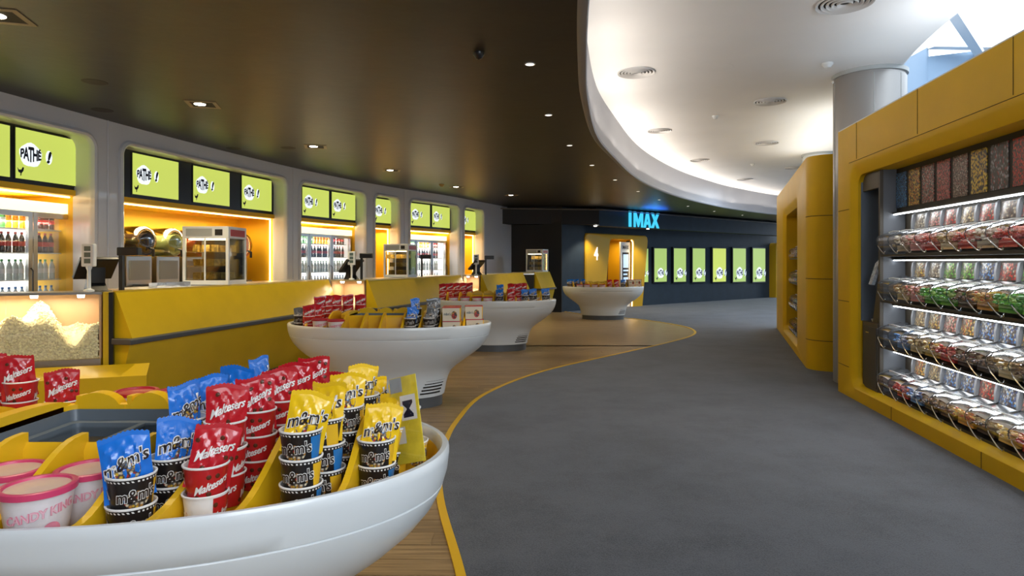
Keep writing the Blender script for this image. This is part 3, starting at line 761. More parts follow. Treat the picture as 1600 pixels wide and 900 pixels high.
def fin_mesh(x):
    """yellow divider running front to back at offset x: high in the middle, low at the rim"""
    ye = BB*.93*math.sqrt(max(0, 1-(x/(BA*.955))**2)); s = MB(); th = .011
    inner = .29 if -.45 < x < .25 else .0
    res = []
    for side in (-1, 1):
        if inner == 0 and side == 1: pass
        pts = []; n = 12; y0 = inner; L = ye-y0
        for i in range(n+1):
            t = i/n; q = min(1, max(0, (t-.10)/.85)); sm = q*q*(3-2*q)
            pts.append((side*(y0+L*t), 1.085-(1.085-.935)*sm))
        s2 = pts
        poly = [(side*y0, .85)]+s2+[(side*ye, .85)]
        m_ = MB(); m_.prism(poly, -th, th, axis='x'); res.append(m_.mesh('divider', YELP))
    return res
FINS = {x: fin_mesh(x) for x in FIN}
CX0, CX1, CY = -.44, .215, .285
def rrect(x0, x1, y0, y1, r, z, n=4):
    out = []
    for cx, cy, a in ((x1-r, y1-r, 0), (x0+r, y1-r, PI/2), (x0+r, y0+r, PI), (x1-r, y0+r, 3*PI/2)):
        for i in range(n+1): t = a+PI/2*i/n; out.append((cx+r*math.cos(t), cy+r*math.sin(t), z))
    return out
def make_bowl(label, loc, rz=0):
    t = thing('display_bowl', label, 'display bowl', loc, rz, 'white display bowls')
    link(BMS['shell'], 'shell', t); link(BMS['plinth'], 'plinth', t); link(BMS['tray'], 'tray', t)
    for x in FIN:
        for m_ in FINS[x]:
            o = link(m_, 'divider', t); o.location = (x, 0, 0)
    s = MB(); s.loft([rrect(CX0-.02, CX1+.012, -CY-.02, CY+.02, .05, .85), rrect(CX0-.03, CX1+.014, -CY-.03, CY+.03, .05, 1.03), rrect(CX0-.015, CX1+.008, -CY-.015, CY+.015, .05, 1.055), rrect(CX0, CX1, -CY, CY, .05, 1.05), rrect(CX0, CX1, -CY, CY, .05, .86)], 0)
    s.obj('coaming', YELP, t, True)
    # yellow humps between the dividers on the far side of the chest
    for x0, x1 in ((-.43, -.215), (-.19, -.01), (.012, .22)):
        q = MB(); n = 10; pts = [(x0, 1.02)]+[(x0+(x1-x0)*i/n, 1.05+.05*min(1, math.sin(PI*min(1, i/n*1.15))**.5 if 0 < i < n else 0)) for i in range(n+1)]+[(x1, 1.02)]
        q.prism(pts, CY-.005, CY+.05); q.obj('hump', YELP, t)
    q = MB(); n = 10; pts = [(y, 1.05+.035*math.sin(PI*(y+CY)/(2*CY))**.4) for y in [(-CY+2*CY*i/n)*.98 for i in range(n+1)]]
    q.prism([(-CY*.98, 1.02)]+pts+[(CY*.98, 1.02)], CX0-.06, CX0+.0, axis='x'); q.obj('hump', YELP, t)
    # cold chest: dark frame and sliding lids
    s = MB(); I = .02
    s.loft([rrect(CX0+.002, CX1-.002, -CY+.002, CY-.002, .045, 1.03), rrect(CX0+I, CX1-I, -CY+I, CY-I, .03, 1.035), rrect(CX0+I+.01, CX1-I-.01, -CY+I+.01, CY-I-.01, .03, .99), rrect(CX0+I+.03, CX1-I-.03, -CY+I+.03, CY-I-.03, .03, .985), rrect(CX0+I+.035, CX1-I-.035, -CY+I+.035, CY-I-.035, .03, .93)], 0)
    s.obj('chest_frame', SLATE, t, True)
    s = MB(); s.box(CX0+.06, CX1-.06, -CY+.06, CY-.06, .865, .90); s.obj('chest_floor', DARKG, t)
    s = MB(); s.box(CX0+.05, (CX0+CX1)/2+.01, -CY+.05, CY-.05, .962, .968); s.obj('sliding_lid', GLASS, t)
    s = MB(); s.box((CX0+CX1)/2-.01, CX1-.05, -CY+.05, CY-.05, .972, .978); s.obj('sliding_lid', TINT, t)
    s = MB(); s.box((CX0+CX1)/2-.012, (CX0+CX1)/2+.012, -CY+.05, CY-.05, .960, .984); s.obj('lid_rail', SLATE, t)
    # louvred vent low on the right
    for k in range(5):
        z = .165+k*.036; kk = {0: .543, 1: .548, 2: .553, 3: .558, 4: .565}[k]; q = MB(); rr = []
        for i in range(9):
            a = math.radians(-52+ i*30/8 + k*1.5); kx = kk+.002; c = (BA*kx*math.cos(a), BB*kx*1.04*math.sin(a))
            rr.append([(c[0]*.985, c[1]*.985, z), (c[0]*1.006, c[1]*1.006, z), (c[0]*1.006, c[1]*1.006, z+.017), (c[0]*.985, c[1]*.985, z+.017)])
        q.loft(rr, 0, True, True, True); q.obj('vent_slot', BLACKM, t)
    return t
BOWLS = [((-1.42, 2.42), 0), ((-1.425, 7.5), 0), ((-.34, 12.2), 0), ((2.66, 18.7), 0)]
BN = ['the nearest bowl', 'the second bowl', 'the third bowl', 'the farthest bowl']
make_bowl('nearest white oval display bowl, cut by the lower left corner', (*BOWLS[0][0], 0))
make_bowl('second white oval display bowl, in front of the long counter', (*BOWLS[1][0], 0))
make_bowl('third white oval display bowl on the wooden floor', (*BOWLS[2][0], 0))
make_bowl('farthest white oval display bowl in front of portal four', (*BOWLS[3][0], 0))

# ---- cups, bags, tubs, boxes
R0, R1, HC = .051, .064, .104
def cone(r, x, z, dr=.0016):
    rr = R0+(R1-R0)*(z/HC)+dr; a = x/rr
    return (rr*math.sin(a), -rr*math.cos(a), z)
def cup_parts(kind):
    out = []
    b = MB(); b.lathe([(0, .004), (R0-.002, .004), (R0, 0), (R1, HC), (R1-.003, HC), (R0-.003, .012), (0, .012)], 28, mis=[0, 0, 0, 0, 1, 1])
    col = {'dark': CBLACK, 'blue': CBLACK, 'red': RED, 'yellow': mat('yellow_print', (.78, .45, .02), .35), 'whitered': PAPERW}[kind]
    body = b.mesh('cup', [col, PAPERW], True)
    r = MB(); r.lathe([(R1-.001, HC-.003), (R1+.003, HC-.002), (R1+.0035, HC+.002), (R1, HC+.004), (R1-.003, HC+.001)], 28); out.append(('rim', r.mesh('rim', PAPERW, True)))
    p = MB(); t_ = MB()
    if kind != 'red' and kind != 'whitered':
        # film-strip band of little white squares
        for i in range(34):
            a0 = 2*PI*i/34; x0 = a0*R1; p.add([cone(0, x0+dx, HC-.011+dz) for dx, dz in ((0, 0), (.0055, 0), (.0055, .005), (0, .005))], [(0, 1, 2, 3)])
        out.append(('film_band', p.mesh('film_band', PAPERW)))
        # coloured side field and coloured blob under the name
        if kind != 'yellow':
            q = MB(); n = 6
            q.loft([[cone(0, .052+.045*i/n, z, .0008) for z in (.004, .045, HC-.014)] for i in range(n+1)], 0, False)
            out.append(('side_field', q.mesh('side_field', mat('yellow_print', (.78, .45, .02), .35) if kind == 'dark' else mat('blue_print', (.02, .17, .45), .3))))
        q = MB(); n = 18; q.add([cone(0, .034*math.cos(2*PI*i/n), .042+.026*math.sin(2*PI*i/n), .0012) for i in range(n)]+[cone(0, 0, .042, .0012)], [(i, (i+1) % n, n) for i in range(n)])
        out.append(('sweets_patch', q.mesh('sweets_patch', specks('sweet_specks', [(.7,.42,.02), (.45,.2,.03), (.6,.5,.35), (.1,.25,.5), (.5,.03,.02), (.7,.6,.4)], 110))))
        for rep in (0, 2):
            x0 = rep*2*PI*.0565/3; t_ = MB(); u_ = MB()
            put_text(t_, "m&m's", lambda x, y: cone(0, x+x0, .055+y+.10*x, .0020), h=.048, off=.055, xs=.85, space=.98)
            put_text(u_, "m&m's", lambda x, y: cone(0, x+x0, .055+y+.10*x, .0030), h=.048, off=.014, xs=.85, space=.98)
            out.append(('name_outline', t_.mesh('name_outline', PAPERW))); out.append(('name', u_.mesh('name', BROWN)))
    else:
        for rep in (0, 1, 2):
            x0 = (rep*.118)+(0 if kind == 'red' else .05)
            if kind == 'whitered' and rep == 1: continue
            put_text(t_, 'Maltesers', lambda x, y: cone(0, x+x0, .050+y+.32*x, .0020), h=.034, shear=.25, off=.026, xs=.84, space=.93); out.append(('name', t_.mesh('name', PAPERW))); t_ = MB()
        if kind == 'whitered':
            q = MB(); n = 8
            q.loft([[cone(0, .008+.085*i/n, z, .0008) for z in (.002, .05, HC-.006)] for i in range(n+1)], 0, False)
            q.add([cone(0, x, z, .0008) for x, z in ((-.075, .004), (-.012, .004), (-.05, .045), (-.075, .06))], [(0, 1, 2, 3)])
            out.append(('red_field', q.mesh('red_field', RED)))
        c = MB(); rnd = random.Random(3)
        for i in range(13):
            x, z = rnd.uniform(-.19, .19), rnd.choice([.016, .026, .083, .090, .077])
            if kind == 'whitered' and not (.015 < x < .09): continue
            n = 10; r_ = .0075
            c.add([cone(0, x+r_*math.cos(2*PI*j/n), z+r_*math.sin(2*PI*j/n), .0012) for j in range(n)]+[cone(0, x, z, .004)], [(j, (j+1) % n, n) for j in range(n)])
        out.append(('chocolate_balls', c.mesh('chocolate_balls', CHOC, True)))
    return body, out
CUPS = {k: cup_parts(k) for k in ('dark', 'blue', 'red', 'yellow', 'whitered')}
def short(l):
    for a_, b_ in ((' blue-bagged stack', ' blue stack'), ('red chocolate-ball', 'red'), ('black film-strip', 'black'), ('blue film-strip', 'blue'), ('yellow film-strip', 'yellow'), (' standing in', ' in'), (' from the front', ' from front'), (' at the middle', ' in middle'), (' from the left end', ' from left'), (' at the right end', ', right end')):
        if len(l.split()) > 16: l = l.replace(a_, b_)
    if len(l.split()) > 16: print('LONG', len(l.split()), l)
    return l
def cup(kind, loc, rz, label, detail=True):
    o = link(CUPS[kind][0], 'sweets_cup'); o.location = loc; o.rotation_euler = (0, 0, rz)
    tag(o, short(label), 'cup', 'printed cardboard sweets cups')
    for nm, me_ in CUPS[kind][1]:
        if detail or nm in ('rim', 'name', 'name_outline', 'film_band'): link(me_, nm, o)
    return o
BW, BH = .066, .175
def bag_shape(x, z, side, seed=0):
    """puffed pillow pouch: x -1..1, z 0..1 ; returns point"""
    px = x*BW*(1-.05*math.sin(PI*z)); th = .021*max(0, (1-abs(x)**3.))*max(0, math.sin(PI*min(1, max(0, z*.92+.06))))**.6
    wr = .0055*math.sin(7*x+6*z+seed*2.1)*math.sin(10*z+4*x+seed)+.0028*math.sin(19*x-15*z+seed)*math.sin(6*x+11*z)
    edge = min(1, (1-abs(x))*4, z*6, (1-z)*6)
    return (px, side*(th+wr*max(0, edge))-.012*seed*(z-.5)*x, z*BH+.006*math.sin(3*x+seed)*z)
def bag_meshes(kind, seed):
    colm = {'blue': BLUE, 'yellow': YELF, 'red': REDF, 'grey': SILF}[kind]
    nx, nz = 18, 22; b = MB()
    for side in (-1, 1):
        o = len(b.v)
        b.v += [bag_shape(-1+2*i/nx, j/nz, side, seed) for j in range(nz+1) for i in range(nx+1)]
        for j in range(nz):
            for i in range(nx): b.f.append((o+j*(nx+1)+i, o+j*(nx+1)+i+1, o+(j+1)*(nx+1)+i+1, o+(j+1)*(nx+1)+i)); b.m.append(0)
    body = b.mesh('pouch', colm, True); out = []
    s = MB(); rr = []                                   # crimped top seal with saw teeth
    n = 22; base = [bag_shape(-1+2*i/n, 1., 0, seed) for i in range(n+1)]
    vs = []
    for i, p in enumerate(base): vs += [(p[0], p[1]-.001, p[2]-.003), (p[0], p[1]-.001, p[2]+.012+(.004 if i % 2 else 0)), (p[0], p[1]+.0015, p[2]+.012+(.004 if i % 2 else 0)), (p[0], p[1]+.0015, p[2]-.003)]
    for i in range(n): 
        for k in range(4): s.f.append((4*i+k, 4*i+(k+1) % 4, 4*i+4+(k+1) % 4, 4*i+4+k)); s.m.append(0)
    s.v = vs; out.append(('seal', s.mesh('seal', colm)))
    def F(x, y, lift):
        u = x/BW; v = y/BH; p = bag_shape(max(-.97, min(.97, u)), max(.02, min(.98, v)), -1, seed); return (p[0], p[1]-lift, p[2])
    if kind == 'red':
        t_ = MB(); put_text(t_, 'Maltesers', lambda x, y: F(x*.96+.0, .112+y+.38*x, .0035), h=.040, shear=.25, off=.024, xs=.80, space=.92); out.append(('name', t_.mesh('name', PAPERW)))
        c = MB(); rnd = random.Random(seed+2)
        for _ in range(13):
            x, z = rnd.uniform(-.055, .055), rnd.uniform(.03, .165); 
            if abs(z-.112-.38*x) < .026: continue
            n = 9; r_ = .0072; c.add([F(x+r_*math.cos(2*PI*j/n), z+r_*math.sin(2*PI*j/n), .002) for j in range(n)]+[F(x, z, .006)], [(j, (j+1) % n, n) for j in range(n)])
        out.append(('chocolate_balls', c.mesh('chocolate_balls', CHOC, True)))
    else:
        q = MB(); n = 20; q.add([F(.036*math.cos(2*PI*i/n),    .085+.034*math.sin(2*PI*i/n), .0018) for i in range(n)]+[F(0, .085, .0018)], [(i, (i+1) % n, n) for i in range(n)])
        out.append(('sweets_patch', q.mesh('sweets_patch', MATS['sweet_specks'])))
        t_ = MB(); put_text(t_, "m&m's", lambda x, y: F(x, .108+y+.30*x, .0030), h=.054, off=.06, xs=.84, space=.98); out.append(('name_outline', t_.mesh('name_outline', PAPERW)))
        u_ = MB(); put_text(u_, "m&m's", lambda x, y: F(x, .108+y+.30*x, .0042), h=.054, off=.014, xs=.84, space=.98); out.append(('name', u_.mesh('name', BROWN)))
    return body, out
BAGS = {(k, s): bag_meshes(k, s) for k in ('blue', 'yellow', 'red', 'grey') for s in (0, 1, 2)}
bagn = [0]
def bag(kind, loc, rz, lean, roll, label, sc=1.):
    bagn[0] += 1; bd, parts = BAGS[(kind, bagn[0] % 3)]
    o = link(bd, 'sweets_bag'); o.location = loc; o.rotation_euler = (lean, roll, rz); o.scale = (sc, sc, sc)
    tag(o, short(label), 'sweets bag', 'foil sweets bags')
    for nm, me_ in parts: link(me_, nm, o)
    return o
CN = {'dark': 'black film-strip', 'blue': 'black-and-blue', 'red': 'red chocolate-ball', 'yellow': 'yellow film-strip', 'whitered': 'red and white'}
LV = {1: ['only'], 2: ['lower', 'upper'], 3: ['bottom', 'middle', 'top'], 4: ['lowest', 'second', 'third', 'top']}
def stack(bi, lx, ly, kinds, bagk, desc, rz=None, lean=.12, roll=.0, bz=-.075, detail=True, brz=None, pitch=.0855, tz=.0, sc=1.):
    (bx, by), br = BOWLS[bi]; x, y = bx+lx, by+ly
    face = math.atan2(x, y)*-1 if rz is None else rz        # print turned to the aisle
    n = len(kinds)
    for i, k in enumerate(kinds):
        cup(k, (x+random.uniform(-.002, .002), y+random.uniform(-.002, .002), .852+pitch*i), face+random.uniform(-.35, .35), f'{LV[n][i]} {CN[k]} cup of {desc}', detail)
    if bi == 0: lean += random.uniform(-.08, .12); roll += random.uniform(-.12, .12)
    if bagk:
        bag(bagk, (x, y, .852+pitch*(n-1)+HC+bz+tz), (face if brz is None else brz), -lean, roll, f'{bagk} foil bag standing in {desc}', sc)
def loc1(px, d): return (px-800)*d/1000+1.42, d-2.42
def st1(px, d, *a, **k): lx, ly = loc1(px, d); stack(0, lx, ly, *a, **k)
# nearest bowl, front row from the left
st1(205, 1.85, ['dark', 'dark'], 'blue', 'front black stack beside the pink tubs', lean=.05, roll=.0)
st1(268, 2.02, ['dark', 'blue'], 'blue', 'second black stack, just behind the front blue bag', lean=.1, brz=.9, roll=.25)
st1(291, 2.16, ['dark', 'dark', 'dark'], 'blue', 'third black stack with a thin twisted blue bag', lean=.05, brz=1.2)
st1(330, 2.31, ['dark', 'dark', 'dark'], 'blue', 'fourth black stack, left of the wide blue bag', lean=.05, brz=1.1)
st1(368, 2.46, ['dark', 'dark', 'dark'], 'blue', 'rear black stack with the wide blue bag', lean=.0, brz=.1, tz=.01)
st1(408, 2.75, ['dark', 'dark', 'dark'], 'blue', 'last black stack showing only a blue tip', lean=.0, brz=1.3)
st1(322, 1.94, ['whitered', 'red'], 'red', 'front red stack left of the second divider', lean=.15, roll=.3, rz=.45)
st1(352, 2.12, ['red', 'whitered', 'red'], 'red', 'second red stack behind the front red cup', lean=.1, roll=.15, rz=.5)
st1(402, 2.28, ['red', 'red', 'red'], 'red', 'third red stack with three plain red cups', lean=.05, roll=.05, rz=.3)
st1(440, 2.45, ['red', 'red', 'red'], 'red', 'fourth red stack, before the crowded red bags', lean=.05, rz=.3)
st1(468, 2.61, ['red', 'red', 'red'], 'red', 'fifth red stack in the crowded red row', lean=.05, rz=.3)
st1(490, 2.76, ['red', 'red', 'red'], 'red', 'sixth red stack near the back rim', lean=.0, rz=.2)
st1(519, 2.86, ['red', 'red'], 'red', 'last low red stack at the back rim', lean=.0, rz=.2)
st1(470, 2.015, ['blue', 'dark', 'blue'], 'yellow', 'front stack of three below the large yellow bag', lean=.1, roll=.15, rz=.3)
st1(508, 2.17, ['dark', 'blue', 'dark'], 'yellow', 'second stack behind the large yellow bag', lean=.1, rz=-.3, roll=.1)
st1(540, 2.34, ['dark', 'dark', 'dark'], 'yellow', 'third stack under the middle yellow bag', lean=.1, rz=.1, roll=.1)
st1(566, 2.54, ['dark', 'dark', 'dark'], 'yellow', 'rear stack with the tall pointed yellow bag', lean=.0, brz=.9)
st1(586, 2.72, ['dark', 'dark'], 'yellow', 'rearmost stack with a small pointed yellow bag', lean=.0, brz=.8)
st1(589, 2.22, ['blue', 'dark'], 'yellow', 'front right stack of two with a yellow bag', lean=.1, roll=.2, rz=.2)
st1(611, 2.38, ['dark', 'yellow'], 'yellow', 'right stack behind the front right yellow bag', lean=.05, rz=-.2, roll=.1)
st1(632, 2.68, ['dark', 'dark'], 'yellow', 'right rear stack behind the sign card', lean=.05, brz=1.)
st1(642, 2.50, ['yellow'], None, 'the open cup beside the sign card', rz=.3)
# back left of the nearest bowl
stack(0, -.88, .42, ['red', 'red', 'red'], 'red', 'back left red stack, first from the frame edge', lean=0)
stack(0, -.745, .40, ['red', 'red', 'red'], 'red', 'back left red stack, second from the frame edge', lean=0)
stack(0, -.985, .15, ['red', 'red', 'red'], 'red', 'left end red stack cut by the frame edge', lean=0)
stack(0, -.56, .40, ['red', 'red'], 'red', 'low red stack behind the chest corner', lean=0, tz=.02)
def tub_meshes():
    r0, r1, h = .068, .088, .165; out = []
    b = MB(); b.lathe([(0, .002), (r0-.004, .002), (r0, .006), (r1, h)], 32); body = b.mesh('tub', mat('milky_tub', (.78, .72, .72), .3, var=.06, vscale=25), True)
    c = MB(); c.lathe([(r1-.004, h-.012), (r1+.006, h-.012), (r1+.007, h+.004), (r1, h+.007), (r1-.008, h+.005), (r1-.010, h-.001)], 32); out.append(('lid_ring', c))
    l = MB(); l.lathe([(r1-.010, h-.001), (0, h+.001)], 32); out.append(('lid_top', l))
    def f(x, z, d=.001): rr = r0+(r1-r0)*z/h+d; a = x/rr; return (rr*math.sin(a), -rr*math.cos(a), z)
    t = MB(); put_text(t, 'CANDY KING', lambda x, y: f(x, .108+y+.16*x, .0020), h=.034, off=.035, xs=.85, space=.95)
    u = MB(); put_text(u, 'CANDY KING', lambda x, y: f(x, .108+y+.16*x, .0030), h=.034, off=.0, xs=.85, space=1.0)
    q = MB(); n = 18; q.add([f(.024+.022*math.cos(2*PI*i/n), .060+.022*math.sin(2*PI*i/n)) for i in range(n)], [tuple(range(n))])
    return body, {'pink': [('lid_ring', out[0][1].mesh('lid_ring', PINK, True)), ('lid_top', out[1][1].mesh('lid_top', mat('clear_lid', (.74, .50, .42), .25), True)), ('name_outline', t.mesh('name_outline', PINKP)), ('name', u.mesh('name', mat('pale_pink', (.8, .5, .55), .4))), ('pink_disc', q.mesh('pink_disc', PINKP))],
                  'red': [('lid_ring', out[0][1].mesh('lid_ring', REDD, True)), ('lid_top', out[1][1].mesh('lid_top', REDD, True)), ('name', t.mesh('name', PINKP))]}
TUB = tub_meshes()
def tub(bi, lx, ly, kind, label, z=.853):
    (bx, by), _ = BOWLS[bi]; x, y = bx+lx, by+ly
    o = link(TUB[0], 'candyfloss_tub'); o.location = (x, y, z); o.rotation_euler = (0, 0, -math.atan2(x, y)+.1)
    tag(o, label, 'tub', 'lidded candyfloss tubs')
    for nm, me_ in TUB[1][kind]: link(me_, nm, o)
tub(0, .105, -.645, 'pink', 'front white tub with pink ring lid, at the rim of the nearest bowl', z=.865)
tub(0, .128, -.46, 'pink', 'white pink-lidded tub behind the front tub, left of the blue bag')
tub(0, -.105, -.47, 'pink', 'white pink-lidded tub cut by the left frame edge')
for i, lx in enumerate((-.33, -.15, .04)):
    tub(0, lx, .56-.02*i, 'red', f'{ORD[i]} from left of the dark red-lidded tubs behind the chest', z=.885)
# leaning sign card in its clear stand
t = thing('sign_card', 'yellow price card in clear holder leaning at the right end of nearest bowl', 'sign', (-.36, 2.30, .93), -.50)
q = MB(); M = Matrix.Rotation(-.16, 4, 'X') @ Matrix.Rotation(-.27, 4, 'Y')
q.box(-.062, .062, -.001, .001, 0, .31, 0, M); q.obj('card', mat('yellow_card', (.85, .66, .05), .4, var=.2, vscale=18), t)
q = MB(); q.box(-.065, .065, -.004, -.003, -.004, .315, 0, M); q.obj('holder_pane', GLASS, t)
q = MB(); q.box(-.060, -.005, -.0022, -.0012, .255, .308, 0, M); q.obj('grey_corner', GREYP, t)
q = MB(); put_text(q, 'M', lambda x, y: M @ Vector((.01+y*.7, -.0024, .19+x)), h=.09, off=.02); q.obj('letter', SCRB, t)
q = MB(); q.add([M @ Vector((x, -.0022, z)) for x, z in ((-.02, .15), (.05, .15), (.05, .24), (-.02, .24))], [(0,1,2,3)]); q.add([M @ Vector((x, -.0022, z)) for x, z in ((-.06, .07), (-.01, .07), (-.01, .13), (-.06, .13))], [(0,1,2,3)]); q.obj('pale_print', PAPERW, t)

def gift_box(bi, lx, ly, z, label, rz=.1):
    (bx, by), _ = BOWLS[bi]
    t = thing('snack_box', label, 'box', (bx+lx, by+ly, z), rz, 'stacked snack boxes')
    q = MB(); q.prism([(-.095, 0), (.095, 0), (.10, .15), (-.10, .15)], -.075, .075); q.obj('carton', mat('cream_carton', (.62, .55, .42), .5), t)
    q = MB(); q.box(-.101, .1015, -.0765, .0765, .143, .151); q.obj('top_edge', REDD, t)
    q = MB(); q.prism([(.09, .003), (.0965, .003), (.1015, .149), (.09, .149)], -.076, .0755); q.obj('yellow_side', mat('yellow_print', (.78, .45, .02), .35), t)
    q = MB(); q.add([(x, -.0762, zz) for x, zz in [(.03+.032*math.cos(a), .065+.045*math.sin(a)) for a in [2*PI*k/12 for k in range(12)]]], [tuple(range(12))]); q.obj('printed_patch', specks('box_specks', [(.5,.03,.02), (.7,.4,.02), (.5,.05,.03), (.6,.3,.05)], 45), t)
    q = MB(); put_text(q, "m&m's", lambda x, y: (-.045+x, -.0765, .075+y), h=.04, off=.02, xs=.7); q.obj('name', mat('slate_print', (.06, .10, .13), .4), t)
# second bowl
D2 = dict(detail=False)
tub(1, -.70, -.40, 'red', 'left red-rimmed tub at the front of the second bowl'); tub(1, -.50, -.50, 'red', 'right red-rimmed tub at the front of the second bowl')
stack(1, -1.03, -.10, ['dark', 'dark'], 'grey', 'far left black stack on the second bowl', tz=-.03, **D2)
stack(1, -1.02, .08, ['dark', 'dark'], 'yellow', 'left end stack with a yellow-grey bag on the second bowl', tz=-.02, **D2)
k = 0
for (x, y) in ((-.87, -.26), (-.84, -.10), (-.84, .05), (-.80, .19), (-.72, .31), (-.60, .40), (-.46, .46)):
    stack(1, x, y, ['red', 'red'] if k < 2 else ['red', 'red', 'red'], 'red', f'{ORD[k]} red stack from the front on the second bowl', **D2, sc=1.05); k += 1
stack(1, .31, -.50, ['dark', 'dark'], 'blue', 'front black stack with blue bag on the second bowl', brz=.6, roll=.3, **D2)
stack(1, .32, -.35, ['dark', 'dark'], 'blue', 'second black stack with blue bag on the second bowl', brz=.8, **D2)
stack(1, .33, -.18, ['dark', 'dark', 'dark'], 'blue', 'third black stack with blue bag on the second bowl', brz=.9, **D2)
stack(1, .51, -.46, ['dark', 'dark'], 'grey', 'front black stack with grey bag on the second bowl', roll=.3, **D2)
stack(1, .53, -.31, ['dark', 'dark', 'dark'], 'grey', 'second black stack with grey bag on the second bowl', **D2)
stack(1, .54, -.15, ['dark', 'dark', 'dark'], 'grey', 'third black stack with grey bag on the second bowl', **D2)
gift_box(1, .755, -.40, .853, 'lower left snack box at the right end of the second bowl'); gift_box(1, .755, -.39, 1.005, 'upper left snack box at the right end of the second bowl', .05)
gift_box(1, .993, -.16, .853, 'lower right snack box at the right end of the second bowl', .15); gift_box(1, .985, -.15, 1.005, 'upper right snack box at the right end of the second bowl', .1)
gift_box(1, .745, -.21, .853, 'lower rear snack box at the right end of the second bowl'); gift_box(1, .745, -.20, 1.005, 'upper rear snack box at the right end of the second bowl', .05)
# third bowl
k = 0
for (x, y) in ((-.98, -.02), (-.86, .12), (-.74, .24), (-.62, .36), (-.50, .42), (-.96, -.20)):
    stack(2, x, y, ['red', 'red'] if k < 1 else ['red', 'red', 'red'], 'red', f'{ORD[k]} red stack from the left end of the third bowl', **D2, sc=1.05); k += 1
for i, x in enumerate((-.73, -.52, -.30, -.10)): tub(2, x, -.48-.03*i, 'red', f'{ORD[i]} red-rimmed tub from the left at the front of the third bowl')
stack(2, .11, -.56, ['dark', 'dark'], 'blue', 'front black stack at the middle of the third bowl', **D2)
stack(2, .12, -.40, ['dark', 'dark', 'dark'], 'blue', 'rear black stack at the middle of the third bowl', **D2)
k = 0
for (x, y) in ((.32, -.55), (.33, -.40), (.46, -.30), (.55, -.15)):
    stack(2, x, y, ['red', 'red'] if k < 1 else ['red', 'red', 'red'], 'red', f'{ORD[k]} red stack from the front, right of centre on the third bowl', **D2, sc=1.1); k += 1
k = 0
for (x, y) in ((.58, -.42), (.72, -.32), (.75, -.16), (.96, -.22), (1.0, -.05)):
    stack(2, x, y, ['dark', 'blue'] if k < 2 else ['dark', 'dark'], 'blue', f'{ORD[k]} blue-bagged stack from the left, right end of the third bowl', **D2, brz=.4); k += 1
# farthest bowl
for i, (x, y) in enumerate(((-1.0, -.1), (-.9, .1), (-.75, .25), (-.55, .35))):
    stack(3, x, y, ['dark', 'blue'], 'blue', f'{ORD[i]} blue-bagged stack from the left end of the farthest bowl', **D2)
for i, x in enumerate((-.73, -.53, -.31, -.10)): tub(3, x, -.46-.03*i, 'red', f'{ORD[i]} red-rimmed tub from the left at the front of the farthest bowl')
for i, (x, y) in enumerate(((.12, -.50), (.13, -.36), (.31, -.50), (.32, -.36))):
    stack(3, x, y, ['red', 'red'], 'red', f'{ORD[i]} red stack near the middle of the farthest bowl', **D2)
for i, (x, y) in enumerate(((.50, -.48), (.52, -.34))):
    stack(3, x, y, ['blue', 'dark'], 'blue', f'{["front","rear"][i]} blue-bagged stack right of centre on the farthest bowl', **D2)
for i, (x, y) in enumerate(((.755, -.38), (.99, -.10), (.755, -.18))):
    for j in range(2): gift_box(3, x, y, .853+.152*j, f'{["lower","upper"][j]} {["left","right","rear"][i]} yellow box on the farthest bowl')

# ------------------------------------------------------------------ sweet units on the right (local: x towards camera along the front, -y... front faces the aisle)
def local_frame(far, near):
    """x runs from the near end to the far end (to the right seen from the aisle = towards the camera is -x), y goes into the unit"""
    far = Vector(far); near = Vector(near); d = near-far; return math.atan2(d.y, d.x), d.length
# seen from the aisle (looking +x) the right hand is towards the camera, so local x = far end -> camera, local y = into the unit
K1F = (4.17, 8.17); K1N = (3.262, 1.68)
rz1, L1 = local_frame(K1F, K1N)       # x axis points to the camera; y axis = rotate +90 = into the unit (towards +x)
def rr_path(x0, x1, z0, z1, r, n=6):
    out = []
    for cx, cz, a in ((x0+r, z1-r, PI), (x1-r, z1-r, PI/2), (x1-r, z0+r, 0), (x0+r, z0+r, -PI/2)):
        for i in range(n+1): t = a-PI/2*i/n; out.append((cx+r*math.cos(t), cz+r*math.sin(t)))
    return out
def facade(mb, L, H, x0, x1, z0, z1, r=.14):
    """front sheet around a rounded opening, with a bevelled throat"""
    o = rr_path(x0-.09, x1+.09, z0-.03, z1+.15, r+.05); i = rr_path(x0, x1, z0, z1, r)
    i2 = i
    # sheet: quads from the opening outline out to the border rectangle
    def border(p):
        cx, cz = (x0+x1)/2, (z0+z1)/2; return p
    n = len(o)
    # split in four trapezoids by projecting each outline point to its nearest side
    q = n//4
    vs = []
    for k, (x, z) in enumerate(o):
        side = k//q
        if k in (q//2, ): pass
        f = (k % q)/(q-1)
        # corners: the outline corner fan goes to the border corner
        cxn = [(0, H), (L, H), (L, 0), (0, 0)][side]; vs.append(cxn)
    ring_b = [(vx, 0, vz) for vx, vz in vs]
    # project ends of each corner arc straight out so seams stay clean
    for s in range(4):
        a_ = s*q; b_ = s*q+q-1
        X, Z = vs[a_]
        if s == 0: ring_b[a_] = (0, 0, o[a_][1]); ring_b[b_] = (o[b_][0], 0, H)
        if s == 1: ring_b[a_] = (o[a_][0], 0, H); ring_b[b_] = (L, 0, o[b_][1])
        if s == 2: ring_b[a_] = (L, 0, o[a_][1]); ring_b[b_] = (o[b_][0], 0, 0)
        if s == 3: ring_b[a_] = (o[a_][0], 0, 0); ring_b[b_] = (0, 0, o[b_][1])
    A = [(x, 0, z) for x, z in o]
    B1 = [(x*.35+X*.65, .012, z*.35+Z*.65) for (x, z), (X, Z) in zip(i, o)]
    B = [(x, .07, z) for x, z in i]; C_ = [(x, .48, z) for x, z in i]
    mb.loft([ring_b, A, B1, B, C_], 0, True)
